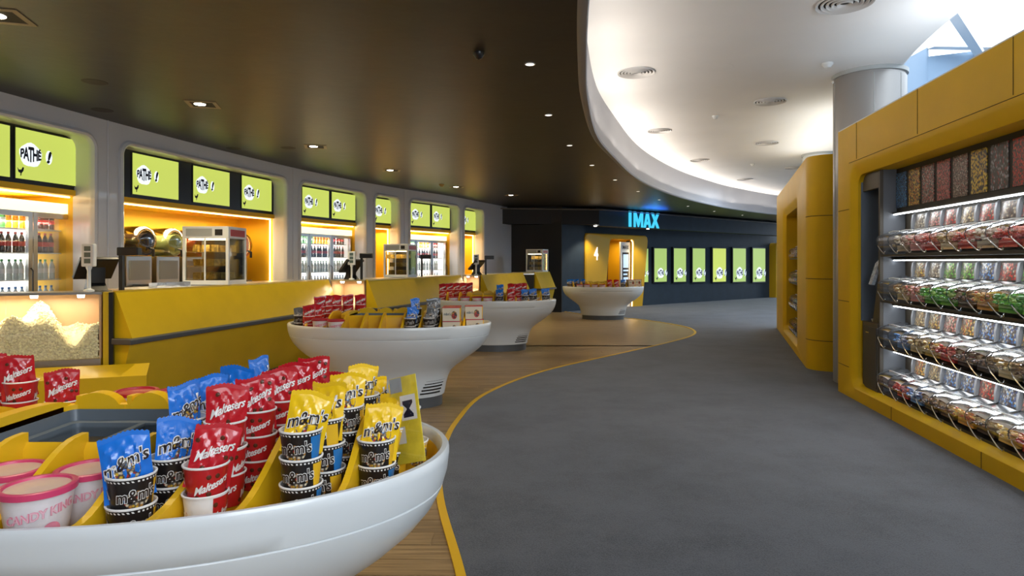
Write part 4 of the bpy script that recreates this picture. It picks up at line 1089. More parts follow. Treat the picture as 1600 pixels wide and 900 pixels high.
def seam(parent, pts, r=.0035):
    q = MB(); q.tube(pts, r, 4); o = q.obj('panel_joint', mat('joint_shadow_gap', (.06, .04, .002), .8), parent); return o
BINC = [[(.75,.5,.1), (.7,.62,.4), (.35,.12,.03)], [(.6,.04,.03), (.7,.2,.12), (.3,.02,.02)], [(.75,.6,.3), (.5,.3,.1), (.3,.2,.1)], [(.10,.30,.65), (.6,.65,.7), (.05,.1,.3)], [(.15,.5,.05), (.4,.6,.1), (.05,.25,.03)],
        [(.7,.3,.28), (.75,.55,.45), (.6,.15,.12)], [(.5,.42,.3), (.25,.16,.08), (.7,.65,.55)], [(.7,.35,.05), (.55,.1,.03), (.75,.55,.15)], [(.06,.03,.02), (.2,.1,.05), (.4,.3,.2)]]
def sweets_mesh(seed):
    rnd = random.Random(seed); m = MB()
    for i in range(120):
        x = rnd.uniform(-.115, .115); y = rnd.uniform(-.345, -.02); z = -.385+.085*rnd.random()+(.05 if y > -.2 else 0)
        if y < -.24: z += .03
        r = rnd.uniform(.011, .019); k = rnd.randrange(3); a = rnd.uniform(0, 3)
        pr = []
        for (u, w_) in ((-1, .35), (-.6, .9), (.6, .9), (1, .35)):
            pr.append([(x+r*1.5*u*math.cos(a)-r*w_*math.cos(t)*math.sin(a), y+r*1.5*u*math.sin(a)+r*w_*math.cos(t)*math.cos(a), z+r*.8*w_*math.sin(t)) for t in [2*PI*j/5 for j in range(5)]])
        m.loft(pr, k, True, True, True)
    # settled bottom layer
    m.box(-.118, .118, -.27, -.01, -.42, -.36, 0)
    return m
SW = {}
def make_bin_protos():
    w = .285; P = {}
    # side profile (y, z) of the clear hopper; y=0 back, negative towards the aisle; z=0 at the LED line
    lid = [(-.02, -.185), (-.12, -.205), (-.24, -.225), (-.33, -.245), (-.37, -.27)]
    front = [(-.37, -.27), (-.385, -.30), (-.375, -.335), (-.33, -.375), (-.27, -.405), (-.20, -.425), (0, -.435)]
    th = .004
    b = MB()
    def strip(pts, x0, x1, mi=0, t=th):
        rings = [[(x0, y, z), (x1, y, z), (x1, y+.001, z-t), (x0, y+.001, z-t)] for y, z in pts]; b.loft(rings, mi, True, True, True)
    b.loft([[(x_, y_, z_) for y_, z_ in front] for x_ in (-w/2+.006, w/2-.006)], 0, False)
    for sx in (-w/2+.006, w/2-.006):
        poly = lid+front[1:]; b.add([(sx, y_, z_) for y_, z_ in poly], [tuple(range(len(poly)))])
    P['hopper'] = b.mesh('hopper', PLAST, True)
    b = MB(); rings = []
    for k in range(9):
        x = -w/2+.004+(w-.008)*k/8; bulge = .012*math.sin(PI*k/8)
        rings.append([(x, y, z+bulge+.002) for y, z in lid])
    b.loft(rings, 0, False); P['lid'] = b.mesh('lid', PLAST, True)
    b = MB(); b.tube([(-w/2+.008, -.20, -.208), (-w/2+.014, -.215, -.203), (0, -.225, -.196), (w/2-.014, -.215, -.203), (w/2-.008, -.20, -.208)], .006, 6); P['lid_rim'] = b.mesh('lid_rim', LIGHTP, True)
    b = MB(); c = [(-w/2+.004+0*k, y, z+.004) for k, (y, z) in enumerate([(-.03, -.182), (-.12, -.199), (-.24, -.219), (-.33, -.240), (-.378, -.268), (-.392, -.30), (-.38, -.338)])]
    b.tube(c, .0045, 6); P['side_rib'] = b.mesh('side_rib', DARKG, True)
    b = MB(); b.tube([(-.12, -.375, -.345), (-.08, -.395, -.362), (-.03, -.405, -.385), (.03, -.41, -.418), (.075, -.41, -.438), (.118, -.415, -.442), (.138, -.42, -.425), (.142, -.42, -.410)], .0062, 8)
    P['tongs'] = b.mesh('tongs', CHROME, True)
    b = MB(); rings = []
    for k in range(9):
        x = -.115+.23*k/8; d = .02*math.cos(PI*(k/8-.5)); rings.append([(x, -.005-d, -.03), (x, -.04-d, -.175), (x, -.037-d, -.175), (x, -.002-d, -.03)])
    b.loft(rings, 0, True, True, True); P['card'] = b
    b = MB()
    b.prism([(-.002, -.01), (-.035, -.03), (-.055, -.10), (-.055, -.185), (0, -.185)], w/2-.014, w/2+.014, axis='x'); P['divider'] = b.mesh('divider', mat('bin_divider_grey', (.16, .165, .175), .4), True)
    return P
BP = make_bin_protos(); PITCH = .295
def sweets_bin(parent_loc, rz, loc, ci, label, group, card=True, full=True):
    M = Matrix.Translation(parent_loc) @ Matrix.Rotation(rz, 4, 'Z'); p = M @ Vector(loc)
    t = thing('sweets_bin', label, 'sweets bin', tuple(p), rz, group); t.scale = (1, .72, 1)
    for nm in ('hopper', 'lid', 'lid_rim', 'side_rib', 'tongs', 'divider'):
        if nm == 'tongs' and not full: pass
        link(BP[nm], nm, t)
    key = ('c', ci % 9)
    if key not in SW:
        cols = BINC[ci % 9]
        SW[key] = BP['card'].mesh('picture_card', specks('card_print_%d' % (ci % 9), [tuple(q_*.6 for q_ in c_) for c_ in cols+[(.5, .45, .32)]]+[(.03, .02, .015)], 52, .3, (1, 1, .8)))
        SW[('s', ci % 9)] = sweets_mesh(ci).mesh('sweets', [mat('sweet_%d_%d' % (ci % 9, k), c, .3, coat=.2) for k, c in enumerate(cols)])
        SW[('s2', ci % 9)] = SW[('s', ci % 9)]
    if card: link(SW[key], 'picture_card', t)
    if full: s = link(SW[('s', (ci*5+2) % 9)] if ('s', (ci*5+2) % 9) in SW else SW[('s', ci % 9)], 'sweets', t); s['kind'] = 'stuff'
    return t
# ---- near unit
u1 = thing('sweets_unit', 'large yellow pick-and-mix wall unit at the right edge', 'display unit', (*K1F, 0), rz1)
H1 = 3.31
X0 = .44
f = MB(); facade(f, L1, H1, X0, L1-.4, .17, 2.70); f.obj('facade', YEL2, u1, True)
f = MB(); f.box(0, L1, .0, 1.02, H1, H1+.012); f.obj('bounce_board', LIGHTP, u1)  # unseen pale board added to keep yellow bounce off the ceiling
f = MB(); f.box(-.0, .0005, 0, 1.0, 0, H1); f.box(0, L1, .01, 1.02, H1-.03, H1); f.box(0, L1, 1.0, 1.02, 0, H1); f.box(-.02, 0, 0, 1.02, 0, H1+.012); f.box(L1, L1+.02, 0, 1.02, 0, H1)
f.obj('casing', YEL2, u1)
# visible joints between the lacquered panels
for x in (.58, 2.06, 3.5, 4.9): seam(u1, [(x, -.001, 2.88), (x, -.001, H1)])
for z in (2.30, 1.17): seam(u1, [(0, -.001, z), (X0-.09, -.001, z)])
for z in (.37,): seam(u1, [(0, -.001, z), (X0-.09, -.001, z)])
seam(u1, [(.35, -.001, 2.862), (L1, -.001, 2.862)], .003)
for x in (1.5, 3.1): seam(u1, [(x, -.001, 0), (x, -.001, .14)])
TAUPE = mat('taupe_frame', (.075, .062, .045), .5)
g = MB(); g.box(X0-.05, L1-.38, .40, .42, .1, 2.76); g.obj('back_wall', TAUPE, u1)
g = MB(); g.box(.885, .92, .12, .16, .17, 2.70); g.box(X0, .885, .12, .17, 2.50, 2.70); g.obj('post_frame', TAUPE, u1, bevel=.004)
NICHE = mat('blue_grey_niche', (.13, .16, .205), .45)
g = MB(); g.box(X0, X0+.012, .10, .39, .95, 2.70); g.obj('niche_side', NICHE, u1)
g = MB(); g.box(X0+.015, .885, .37, .39, .17, 2.5); g.obj('niche_back', NICHE, u1)
g = MB(); g.box(X0+.03, .885, .11, .37, .17, .95); g.obj('cupboard', TAUPE, u1)
g = MB(); g.box(X0+.055, .865, .102, .11, .2, .90); gd = g.obj('cupboard_door', mat('dark_taupe', (.05, .043, .035), .5), u1)
g = MB(); g.tube([(.60, .098, .83), (.68, .098, .83)], .006, 6); g.obj('handle', CHROME, gd)
bx0 = .905
g = MB(); g.box(.888, .918, .16, .39, .17, 2.70); g.obj('side_board', mat('grey_side_board', (.14, .15, .17), .45), u1)
# header photographs of sweets
HB = [[(.08,.28,.65), (.1,.35,.7), (.02,.1,.3), (.15,.4,.7)], [(.8,.5,.05), (.85,.6,.1), (.7,.2,.02), (.6,.35,.05)], [(.55,.5,.45), (.5,.15,.12), (.2,.16,.14), (.6,.1,.08)], [(.6,.07,.08), (.65,.2,.18), (.5,.05,.05)],
      [(.4,.3,.25), (.25,.16,.12), (.55,.45,.4), (.3,.08,.07)], [(.85,.62,.05), (.8,.55,.04), (.75,.45,.03)], [(.06,.06,.07), (.35,.35,.4), (.12,.12,.14), (.3,.05,.05)], [(.6,.02,.01), (.7,.05,.02), (.45,.01,.01)]]
HN = ['blue', 'amber and red', 'speckled cream and red', 'pinkish red', 'brownish', 'yellow', 'black and grey', 'bright red']
g = MB(); g.box(.92, L1-.4, .298, .39, 2.21, 2.70); g.obj('header_board', mat('dark_header', (.022, .018, .014), .6), u1)
hx = 1.045; st = .295
for i in range(15):
    x = hx-.0+i*st
    q = MB(); q.box(x-.118, x+.118, .290, .298, 2.26, 2.645); pnl = q.obj('picture_panel', specks('header_print_%d' % (i % 8), HB[i % 8], [95, 70, 90, 85, 95, 65, 62, 85][i % 8], .4, (1, 1, .6)), u1)
    if i < 8: pnl['label'] = HN[i]+' sweets photograph panel'
g = MB()
g = MB(); 
ROWZ = [2.19, 1.675, 1.16, .645]; RN = ['top', 'second', 'third', 'bottom']
for ri, z in enumerate(ROWZ):
    g = MB(); g.box(.93, L1-.4, .26, .285, z-.008, z+.002); q = g.obj('led_line', LEDC, u1); q['label'] = 'white light line over the '+RN[ri]+' row'
    g = MB(); g.box(.92, L1-.4, .13, .39, z-.475, z-.452); g.box(.92, L1-.4, .25, .39, z+.006, z+.02); g.obj('shelf_board', mat('dark_shelf', (.03, .024, .018), .5), u1)
    nb = int((L1-.45-1.25)/PITCH)
    for i in range(nb+1):
        x = 1.255+PITCH*(i+.5)
        if x > L1-.5: break
        ci = random.Random(ri*31+i*7).randrange(9)
        if (ri, i) == (1, 6): ci = 4
        sweets_bin((*K1F, 0), rz1, (x, .345, z), ci, f'clear sweets bin, {ORD[i]} from the left in the {RN[ri]} row', f'sweets bins in the {RN[ri]} row')
    # one half-width bin on the far left whose tongs stick out past the post
    sweets_bin((*K1F, 0), rz1, (1.255-PITCH/2, .345, z), 8, f'empty end bin at the far left of the {RN[ri]} row', f'end bins of the near unit', card=False, full=False)
    M1 = Matrix.Translation((*K1F, 0)) @ Matrix.Rotation(rz1, 4, 'Z')
    c = M1 @ Vector((1.06+1.9, .24, z-.012))
    lamp('AREA', 'bin_light', c, 10, (.93, .97, 1), 3.6, .03, (math.radians(-18), 0, rz1))
# bag holder and small tray in the niche
M1 = Matrix.Translation((*K1F, 0)) @ Matrix.Rotation(rz1, 4, 'Z')
t = thing('bag_holder', 'black sloping holder with pale paper bags beside the sweets bins', 'bag holder', tuple(M1 @ Vector((.80, .26, .955))), rz1)
q = MB(); q.prism([(-.06, 0), (-.12, 0), (-.05, .62), (.02, .70)], -.12, .02, axis='x'); q.obj('holder', BLACK, t)
q = MB(); M = Matrix.Translation((-.05, -.08, .60)) @ Matrix.Rotation(-.3, 4, 'X')
for k in range(3): q.box(-.07+.01*k, .05-.005*k, -.012*k-.02, -.012*k-.012, -.18, .12-.02*k, 0, M)
q.obj('paper_bags', mat('pale_blue_paper', (.45, .52, .6), .6, var=.5, vscale=30), t)
t = thing('scoop_tray', 'small pale tray on the dark cupboard in the near unit', 'tray', tuple(M1 @ Vector((.60, .24, .952))), rz1)
q = MB(); q.lathe([(0, 0), (.07, 0), (.085, .03), (.08, .03), (.065, .008), (0, .008)], 18); q.obj('tray', LIGHTP, t, True)

# ---- second unit, farther along the aisle
K2F = (6.62, 16.0); K2N = (4.60, 10.02)
rz2, L2 = local_frame(K2F, K2N)
u2 = thing('sweets_unit', 'second yellow sweets unit with rounded end, farther along the aisle', 'display unit', (*K2F, 0), rz2)
f = MB(); facade(f, L2, 3.28, 1.9, L2-1.40, .17, 2.68); f.obj('facade', YEL2, u2, True)
# rounded near end
q = MB(); prof = []
n = 10; R = .32
pl = [(L2+R*math.sin(PI/2*i/n), R*(1-math.cos(PI/2*i/n))) for i in range(n+1)] + [(L2+R, .9)] + [(L2, .9+.1)]
q.prism(pl+[(L2, 0)], 0, 3.28, axis='z'); q.obj('rounded_end', YELP if False else YEL2, u2, True)
q = MB(); q.box(0, L2, .02, 1.0, 3.24, 3.279); q.box(-.02, 0, 0, 1.0, 0, 3.28); q.box(0, L2, .98, 1.0, 0, 3.28); q.obj('casing', YEL2, u2)
for z in (2.36, 1.40, .46):
    seam(u2, [(L2, -.001, z)]+[(L2+(R+.001)*math.sin(PI/2*i/n), R-(R+.001)*math.cos(PI/2*i/n), z) for i in range(n+1)]+[(L2+R+.001, .9, z)], .005)
g = MB(); g.box(1.8, L2-1.3, .48, .50, .1, 2.76); g.obj('back_wall', TAUPE, u2)
for ri, z in enumerate(ROWZ):
    g = MB(); g.box(1.95, L2-1.45, .13, .47, z-.475, z-.452); g.obj('shelf_board', MATS['dark_shelf'], u2)
    for i in range(14):
        x = 2.15+PITCH*i
        if x > L2-1.60: break
        sweets_bin((*K2F, 0), rz2, (x, .40, z), (i*3+ri) % 9, f'{ORD[i]} bin from the far end, {RN[ri]} row of the second unit', f'bins in the {RN[ri]} row of the second unit')

# ------------------------------------------------------------------ columns
def column(label, x, y, r, z1, m):
    t = thing('column', label, 'column', (x, y, 0))
    q = MB(); q.lathe([(r, 0), (r, z1-.09), (r-.012, z1-.09), (r-.012, z1-.05)], 64, caps=(True, False)); q.obj('shaft', m, t, True)
    q = MB(); q.lathe([(r-.03, z1-.05), (r+.015, z1-.05), (r+.02, z1)], 64); q.obj('shadow_ring', GREYP, t, True)
    a0 = math.atan2(-y, -x)
    for a in (a0+.95, a0+.12, a0-1.2):
        q = MB(); q.tube([(r*math.cos(a), r*math.sin(a), 0), (r*math.cos(a), r*math.sin(a), z1-.09)], .006, 4); q.obj('joint_strip', GREYP, t)
column('tall pale metal-clad column rising behind the near yellow unit', 4.88, 8.74, .445, ZW, mat('satin_column_metal', (.30, .29, .28), .32, metal=.35))
column('farther white column behind the second yellow unit', 7.35, 15.2, .42, ZW, WHITE)

# ------------------------------------------------------------------ far wall, fascia, portals
def wallseg(name, a, b, z0, z1, m, th=.15, kind='structure'):
    a = Vector(a); b = Vector(b); d = b-a; q = MB(); q.box(0, d.length, 0, th, z0, z1); o = q.obj(name, m); o.location = (a.x, a.y, 0); o.rotation_euler = (0, 0, math.atan2(d.y, d.x))
    if kind: o['kind'] = kind
    return o
FW0 = Vector((4.55, 24.1)); FWd = Vector((.785, .62)).normalized()
FW1 = FW0+FWd*12.5
wallseg('wall_far', tuple(FW0-FWd*.2), tuple(FW1), 0, ZC, NAVY)
wallseg('wall_over_portal', tuple(FW0-FWd*4.2), tuple(FW0-FWd*.2), 2.68, ZC, NAVY)
wallseg('wall_dark', (-1.2, 21.95), (1.66, 21.35), 0, ZC, DBROWN)
wallseg('wall_navy', (1.66, 21.35), (2.50, 22.0), 0, ZC, NAVY)
wallseg('wall_dark_pier', (1.02, 21.3), (1.64, 21.18), 0, 3.0, BLACKM)
wallseg('wall_lower_left', (-1.2, 21.5), (1.66, 21.2), 2.95, ZC, DBROWN)
FA = Vector((2.92, 21.45)); FB = FA+Vector((.765, .644)).normalized()*13.0
wallseg('fascia', tuple(FA), tuple(FB), 2.88, 3.40, NAVY, .5)
wallseg('fascia_return', (-.6, 21.0), tuple(FA), 2.92, 3.40, DBROWN, .45)
COVE = mat('cove_trim', (.18, .15, .12), .5)
def shift(p, n, k): return (p[0]+n[0]*k, p[1]+n[1]*k)
fd = (FB-FA).normalized(); fn = Vector((fd.y, -fd.x))
wallseg('trim_5', tuple(FA+fn*.14), tuple(FB+fn*.14), 3.395, 3.425, COVE, .6)
r0 = Vector((-.6, 21.0)); rd = (FA-r0).normalized(); rn = Vector((rd.y, -rd.x))
wallseg('trim_6', tuple(r0+rn*.14), tuple(FA+rn*.14+rd*.1), 3.395, 3.425, COVE, .6)
wallseg('fascia_top', tuple(FA+fn*-.15), tuple(FB+fn*-.15), 3.42, ZC, BLACKM, .3)
# IMAX sign
m_ = math.atan2(fd.y, fd.x)
def fpx(px, P, d):   # length along P+d*u where the pixel ray meets it
    k = (px-800)/1000; return (P.x-k*P.y)/(k*d.y-d.x)
ui = fpx(981, FA+fn*.02, fd); ue = fpx(1028.5, FA+fn*.02, fd)
sp = FA+fn*.05+fd*ui; ws = ue-ui
t = thing('wall_sign', 'glowing cyan letter sign on the navy fascia', 'sign', (sp.x, sp.y, 2.895), m_)
hs = .55
def stroke(mb, pts, y0=-.06, y1=0): mb.prism(pts, y0, y1)
W_ = ws
L_ = MB(); 
def poly(mb, x0, w, pts): mb.prism([(x0+p[0]*w, p[1]*hs) for p in pts], -.025, 0)
for nm, x0, w, polys in (('letter', 0, .080*W_, [[(0,0),(1,0),(1,1),(0,1)]]),
    ('letter', .155*W_, .30*W_, [[(0,0),(0,1),(.25,1),(.5,.42),(.75,1),(1,1),(1,0),(.80,0),(.80,.60),(.55,.02),(.45,.02),(.20,.60),(.20,0)]]),
    ('letter', .475*W_, .25*W_, [[(0,0),(.36,1),(.64,1),(1,0),(.72,0),(.655,.2),(.60,.40),(.5,.74),(.40,.40),(.60,.40),(.655,.2),(.345,.2),(.28,0)]]),
    ('letter', .725*W_, .275*W_, [[(0,0),(.34,.5),(0,1),(.30,1),(.5,.68),(.70,1),(1,1),(.66,.5),(1,0),(.70,0),(.5,.32),(.30,0)]])):
    q = MB()
    for pp in polys: poly(q, x0, w, pp)
    q.obj(nm, CYAN, t)
c = FA+fn*.55+fd*((ui+ue)/2)
lamp('AREA', 'sign_glow', (c.x, c.y, 3.2), 16, (.02, .16, 1), 1.2, .3, (PI, 0, m_))
lamp('POINT', 'sign_glow_front', (c.x, c.y, 3.0), 3, (.1, .6, 1), .2)
# small spots under the fascia
for px in (931, 1013):
    u_ = fpx(px, FA-fn*.1, fd); p = FA-fn*.12+fd*u_
    o = MB().lathe([(0, 0), (.05, 0), (.055, .02)], 12).obj('downlight', LAMPW); o.location = (p.x, p.y, 2.862); tag(o, ('left' if px < 1000 else 'right')+' tiny round spotlight under the navy fascia', 'downlight')
    lamp('SPOT', 'portal_spot', (p.x, p.y, 2.83), 120, (1, .9, .7), .05, spot=1.9)
# portal 4
PA = Vector((2.50, 21.95)); Pd = Vector((2.47, 2.3)).normalized(); pr = math.atan2(Pd.y, Pd.x)
t = thing('portal', 'yellow slanted portal numbered four with lit opening', 'portal', (PA.x, PA.y, 0), pr)
YP = mat('portal_yellow', (.62, .34, .008), .38)
out_ = [(0, 0), (0, 2.52), (.05, 2.62), (.14, 2.66), (3.50, 2.66), (3.60, 2.62), (3.64, 2.5), (3.30, 0)]
inn = [(1.05, 0), (1.36, 2.36), (1.40, 2.46), (1.48, 2.50), (2.70, 2.50), (2.78, 2.46), (2.80, 2.36), (2.74, 0)]
q = MB(); n8 = 8
q.loft([[(x, 0, z) for x, z in out_], [(x, -.04, z) for x, z in [(.04 if i < 3 else x if i < 5 else x-.03, z if i in (0, 7) else z-.03) for i, (x, z) in enumerate(out_)]], [(x, -.0, z) for x, z in inn], [(x, 1.2, z) for x, z in inn]], 0, False)
q.loft([[(x, 0, z) for x, z in out_], [(x, 1.0, z) for x, z in out_]], 0, False)
q.obj('frame', YP, t)
q = MB(); put_text(q, '4', lambda x, y: (.55+x, -.048, 1.93+y), h=.62, xs=.72, off=.02); q.obj('numeral', SIGN4, t)
q = MB(); q.loft([[(x, .02, z) for x, z in [(inn[4][0]-.02, 2.48), (2.76, 2.42), (2.775, 2.3), (2.72, .02)]], [(x, .06, z) for x, z in [(inn[4][0]-.02, 2.48), (2.76, 2.42), (2.775, 2.3), (2.72, .02)]], [(x-.006, .04, z-.005) for x, z in [(inn[4][0]-.02, 2.48), (2.76, 2.42), (2.775, 2.3), (2.72, .02)]]], 0, False); q.obj('edge_light', LEDW, t)
q = MB(); q.box(.9, 3.0, 1.2, 1.25, 0, 2.6); q.obj('timber_wall', WOODW, t)
lamp('AREA', 'portal_light', tuple(Matrix.Translation((PA.x, PA.y, 0)) @ Matrix.Rotation(pr, 4, 'Z') @ Vector((2.1, .6, 2.42))), 22, (1, .75, .4), .8, .6)
MP = Matrix.Translation((PA.x, PA.y, 0)) @ Matrix.Rotation(pr, 4, 'Z')
t2 = thing('poster_stand', 'white framed poster case with black screens inside the portal', 'poster', tuple(MP @ Vector((2.20, .14, 0))), pr)
q = MB(); q.box(-.02, .54, 0, .06, .0, 2.40); q.obj('case', LIGHTP, t2)
q = MB(); q.box(.07, .46, -.012, 0, .75, 2.02); q.obj('screen', BLACK, t2)
q = MB(); put_text(q, 'IMAX', lambda x, y: (.26+x, -.004, 2.20+y), h=.20, off=.02, xs=.8); q.obj('lettering', BLACKM, t2)
POST = mat('poster_lit_print', (.3, .4, .5), .4, emit=(.45, .62, .8), estr=.8)
q = MB(); q.box(.11, .42, -.016, -.012, 1.45, 1.95); q.box(.11, .42, -.016, -.012, 1.32, 1.38); q.box(.12, .36, -.016, -.012, 1.18, 1.24); q.box(.12, .41, -.016, -.012, .85, 1.1); q.obj('lit_prints', POST, t2)
# portal 5
u5 = fpx(1202, FW0, FWd); p5 = FW0+FWd*u5-Vector((FWd.y, -FWd.x))*-.35
t = thing('portal', 'yellow portal numbered five at the end of the screen row', 'portal', (p5.x, p5.y, 0), math.atan2(FWd.y, FWd.x))
q = MB(); q.prism([(0, 0), (0, 2.42), (.05, 2.52), (.15, 2.56), (2.6, 2.56), (2.6, 0)], 0, .4); q.obj('frame', YP, t, bevel=.03)
q = MB(); put_text(q, '5', lambda x, y: (.42+x, -.008, 1.95+y), h=.62, xs=.72, off=.02); q.obj('numeral', SIGN4, t)
# six portrait screens + one half behind the portal
wn = Vector((FWd.y, -FWd.x))
for i, (p0, p1) in enumerate(((997, 1012.5), (1022.5, 1041.5), (1053, 1071.5), (1082.5, 1101.5), (1114, 1134), (1145.5, 1165), (1176.5, 1195.5))):
    base = FW0+wn*.10; a_ = fpx(p0, base, FWd); b_ = fpx(p1, base, FWd)
    p = base+FWd*a_; w = b_-a_; dmid = p.y
    z0 = 1.65-.0305*dmid; h = .0525*dmid if i > 0 else .05*dmid
    if i == 0: z0 = .90; h = 1.27
    t = thing('portrait_screen', ('green portrait screen half hidden behind portal four' if i == 0 else f'{ORD[i-1]} full green portrait screen from the left on the navy wall'), 'screen', (p.x, p.y, z0), math.atan2(FWd.y, FWd.x), 'portrait screens on the navy wall')
    q = MB(); q.box(-.05, w+.05, 0, .09, -.05, h+.05); q.obj('bezel', BLACK, t)
    q = MB(); q.box(0, w, -.01, 0, 0, h); q.obj('display', GREEN if i == 4 else GREEN2, t)
    logo_parts(w, h, t, portrait=True)
# outer enclosure on the right and far side (navy behind, blue atrium walls)
wallseg('wall_right_far', (19, 31), (19, -4), 0, 6.5, mat('atrium_blue', (.20, .29, .40), .7), .1)
AB = MATS['atrium_blue']
def quad_wall(name, pts, m):
    q = MB(); o_ = Vector((.08, .1, 0)); a = [Vector(p) for p in pts]; q.loft([a, [p+o_ for p in a]], 0, True, True, True); o = q.obj(name, m); o['kind'] = 'structure'; return o
quad_wall('wall_atrium_1', [(5.02, 8.35, 0), (7.05, 10.85, 0), (7.05, 10.85, 5.30), (5.02, 8.35, ZW+.02)], AB)
quad_wall('wall_atrium_2', [(7.05, 10.85, 0), (9.6, 11.6, 0), (9.6, 11.6, 5.12), (8.1, 11.2, 5.35), (7.05, 10.85, 5.14)], AB)
quad_wall('wall_atrium_3', [(9.6, 11.6, 0), (10.2, -3.9, 0), (10.2, -3.9, 4.6), (9.6, 11.6, 4.6)], AB)
# glazed roof: white beams with bright sky between
roof = thing('glazed_roof', 'white steel beams of the glazed atrium roof above the near unit', 'roof beams', (0, 0, 0))
BEAM = mat('white_beam', (.92, .93, .94), .5)
def beam(a, b, w, h):
    a, b = Vector(a), Vector(b); d = (b-a); L = d.length; d.normalize(); u = d.cross(Vector((0, 0, 1))).normalized(); v = u.cross(d)
    q = MB(); q.loft([[p+u*w/2-v*h/2, p+u*w/2+v*h/2, p-u*w/2+v*h/2, p-u*w/2-v*h/2] for p in (a, b)], 0, True, True, True); q.obj('beam', BEAM, roof)
beam((7.02, 10.75, 5.33), (9.8, 11.35, 5.50), .16, .16)
beam((6.0, 8.9, 5.35), (8.6, 11.6, 5.28), .14, .14)
beam((5.3, 6.0, 5.6), (8.9, 9.2, 5.5), .12, .14)
beam((4.9, 2.0, 5.7), (9.6, 6.0, 5.6), .12, .14)
tag(roof, cat='roof beams')
quad_wall('ceiling_edge_upstand', [(redge(-4)+.06, -4, ZW+.35), (redge(8.3)+.06, 8.3, ZW+.35), (redge(8.3)+.06, 8.3, ZW+.36), (redge(-4)+.06, -4, ZW+.36)], WCEIL)

# ------------------------------------------------------------------ ceiling fittings
def diffuser(px, py, dia, label):
    d = 1000*(ZW-1.65)/(410-py); p = at(px, d, ZW)
    t = thing('air_vent', label, 'air vent', (p.x, p.y, ZW-.002), 0, 'round ceiling vents')
    R = dia/2; q = MB()
    for k in range(5):
        r = R*(1-.18*k); q.lathe([(r, 0), (r-.004, -.018-.002*k), (r-R*.11, -.004-.001*k), (r-R*.12, 0)], 32)
    q.obj('vent_rings', mat('vent_white', (.62, .61, .60), .5), t, True)
    q = MB(); q.lathe([(0, -.002), (R*.92, -.002)], 32); q.obj('duct_shadow', mat('vent_dark', (.05, .05, .05), .8), t)
for a in ((994, 113, .50, 'left near round vent in the white ceiling, above the drop edge'), (1203, 158, .50, 'round vent right of the smoke detector, nearest of the right row'),
          (1030, 204, .46, 'round vent near the curved drop edge, second of the left row'), (1198, 223, .50, 'second round vent of the right row'),
          (1093, 250, .46, 'third round vent of the left row'), (1164, 280, .48, 'last round vent of the left row'), (1320, 4, .54, 'large round vent at the top edge of the picture'), (1240, 262, .44, 'last small round vent of the right row')): diffuser(*a)
def dome(px, py, z, label, m, r=.055):
    d = 1000*(z-1.65)/(410-py); p = at(px, d, z)
    o = MB().lathe([(r, 0), (r, -.02), (r*.75, -.035), (r*.55, -.055), (0, -.065)], 18).obj('smoke_detector', m, None, True); o.location = p; tag(o, label, 'smoke detector')
dome(1118, 181, ZW, 'white smoke detector in the middle of the white ceiling', LIGHTP)
dome(1176, 256, ZW, 'far white smoke detector on the white ceiling', LIGHTP)
dome(1293, 99, ZW, 'white domed detector beside the tall column', LIGHTP, .07)
dome(748, 82, ZC, 'black sensor dome on the dark ceiling', BLACK, .05)
dome(690, 288, ZC, 'amber sensor dome on the dark ceiling above the snack counter', mat('amber_dome', (.4, .28, .08), .4), .06)
# flush access disc
o = MB().lathe([(0, -.002), (.16, -.002), (.17, 0)], 28).obj('access_cover', WCEIL); o.location = at(1125, 2570/305, ZW-.002); tag(o, 'flat round white access cover in the white ceiling', 'cover')
for i, (px, py, wl) in enumerate(((828, 100, 1), (857, 179.5, 1), (890, 227, 1), (925, 258, .8), (961, 281, .7), (997, 299, .6), (1030, 312, .5), (1075, 322, .5), (1116, 330, .4), (1160, 336, .4))):
    d = 1850/(410-py); p = at(px, d, ZC)
    t = thing('downlight', f'{ORD[i]} small round downlight along the curved edge of dark ceiling, counting from near', 'downlight', (p.x, p.y, ZC-.001), 0, 'small round downlights along the ceiling curve')
    q = MB(); q.lathe([(.052, 0), (.052, -.004), (.042, -.006), (.040, -.002)], 20); q.obj('ring', LIGHTP, t)
    q = MB(); q.lathe([(0, -.003), (.041, -.003)], 20); q.obj('lamp', mat('soft_lamp_disc', (1, 1, 1), .5, emit=(1, .9, .78), estr=2.5*wl), t)
    lamp('SPOT', 'downlight_beam', (p.x, p.y, ZC-.03), 60*wl, (1, .84, .62), .04, spot=1.5)
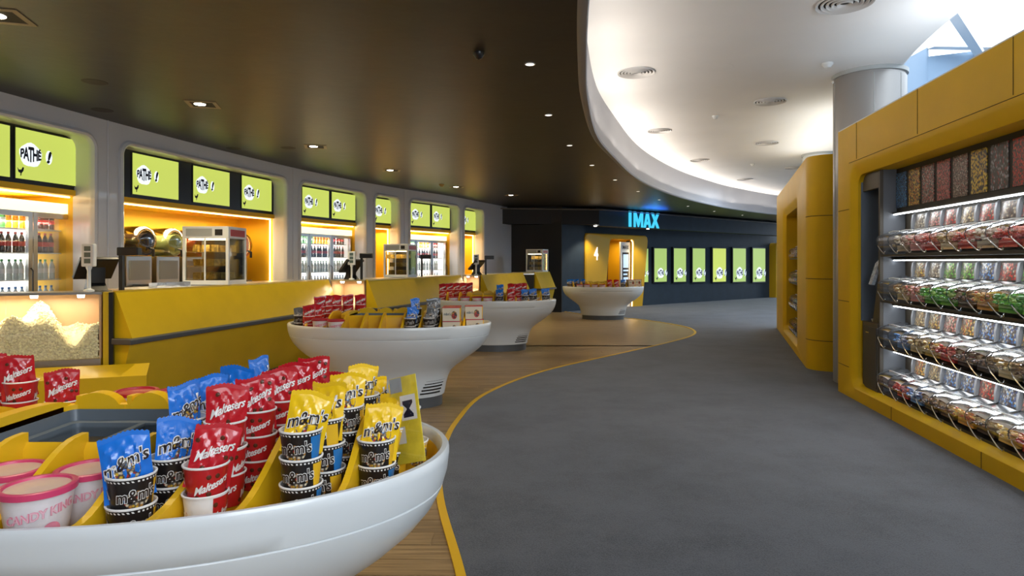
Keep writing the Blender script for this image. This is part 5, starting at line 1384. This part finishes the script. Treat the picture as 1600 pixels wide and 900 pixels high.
for i, (px, py) in enumerate(((2, 25), (317, 163), (493, 229), (612, 266), (714, 292), (800, 305), (700, 60), (60, -130))):
    d = 1850/(410-py) if py > 0 else 3.4; p = at(px, d, ZC)
    if i >= 6: 
        if i == 6: continue
    dd = Wp(sAt(max(px, -150)) if py > 0 else sAt0); rz = math.atan2(dd.y-p.y, dd.x-p.x)
    t = thing('recessed_spotlight', f'{ORD[i]} square recessed spotlight over the counter, counting from the left edge', 'spotlight', (p.x, p.y, ZC-.001), .25, 'square recessed spotlights over the counter')
    q = MB(); a_, b_ = .17, .125
    q.loft([[(sx*a_, sy*a_, 0) for sx, sy in ((-1,-1),(1,-1),(1,1),(-1,1))], [(sx*a_, sy*a_, -.006) for sx, sy in ((-1,-1),(1,-1),(1,1),(-1,1))], [(sx*b_, sy*b_, -.006) for sx, sy in ((-1,-1),(1,-1),(1,1),(-1,1))], [(sx*b_, sy*b_, 0) for sx, sy in ((-1,-1),(1,-1),(1,1),(-1,1))]], 0)
    q.obj('trim_frame', mat('spot_trim', (.30, .24, .15), .5), t)
    q = MB(); q.box(-.125, .125, -.125, .125, -.002, -.001); q.obj('recess', BLACKM, t)
    q = MB(); q.lathe([(0, -.006), (.06, -.006), (.065, -.001)], 18, -.03, -.01); q.obj('lamp', LAMPW, t)
    lamp('SPOT', 'counter_spot', (p.x, p.y, ZC-.04), 190, (1, .82, .52), .05, rot=(0, 0, 0), spot=1.75, blend=.8)
# extra ceiling slots: faint speaker covers on the dark ceiling
for i, (px, py) in enumerate(((148, 128), (160, 172), (365, 232), (450, 231))):
    o = MB().lathe([(0, -.003), (.11, -.003), (.12, 0)], 24).obj('speaker_cover', mat('dark_cover', (.022, .019, .014), .6)); o.location = at(px, 1850/(410-py), ZC-.001); tag(o, ['faint dark round ceiling cover near the left corner', 'second faint dark round cover, above the first screen', 'faint dark round cover above the slush machines', 'small dark round cover beside the second square spotlight'][i], 'cover')
for o in list(bpy.data.objects):
    if o.type == 'MESH' and o.parent is None and 'kind' not in o and 'label' not in o: print('UNTAGGED', o.name)
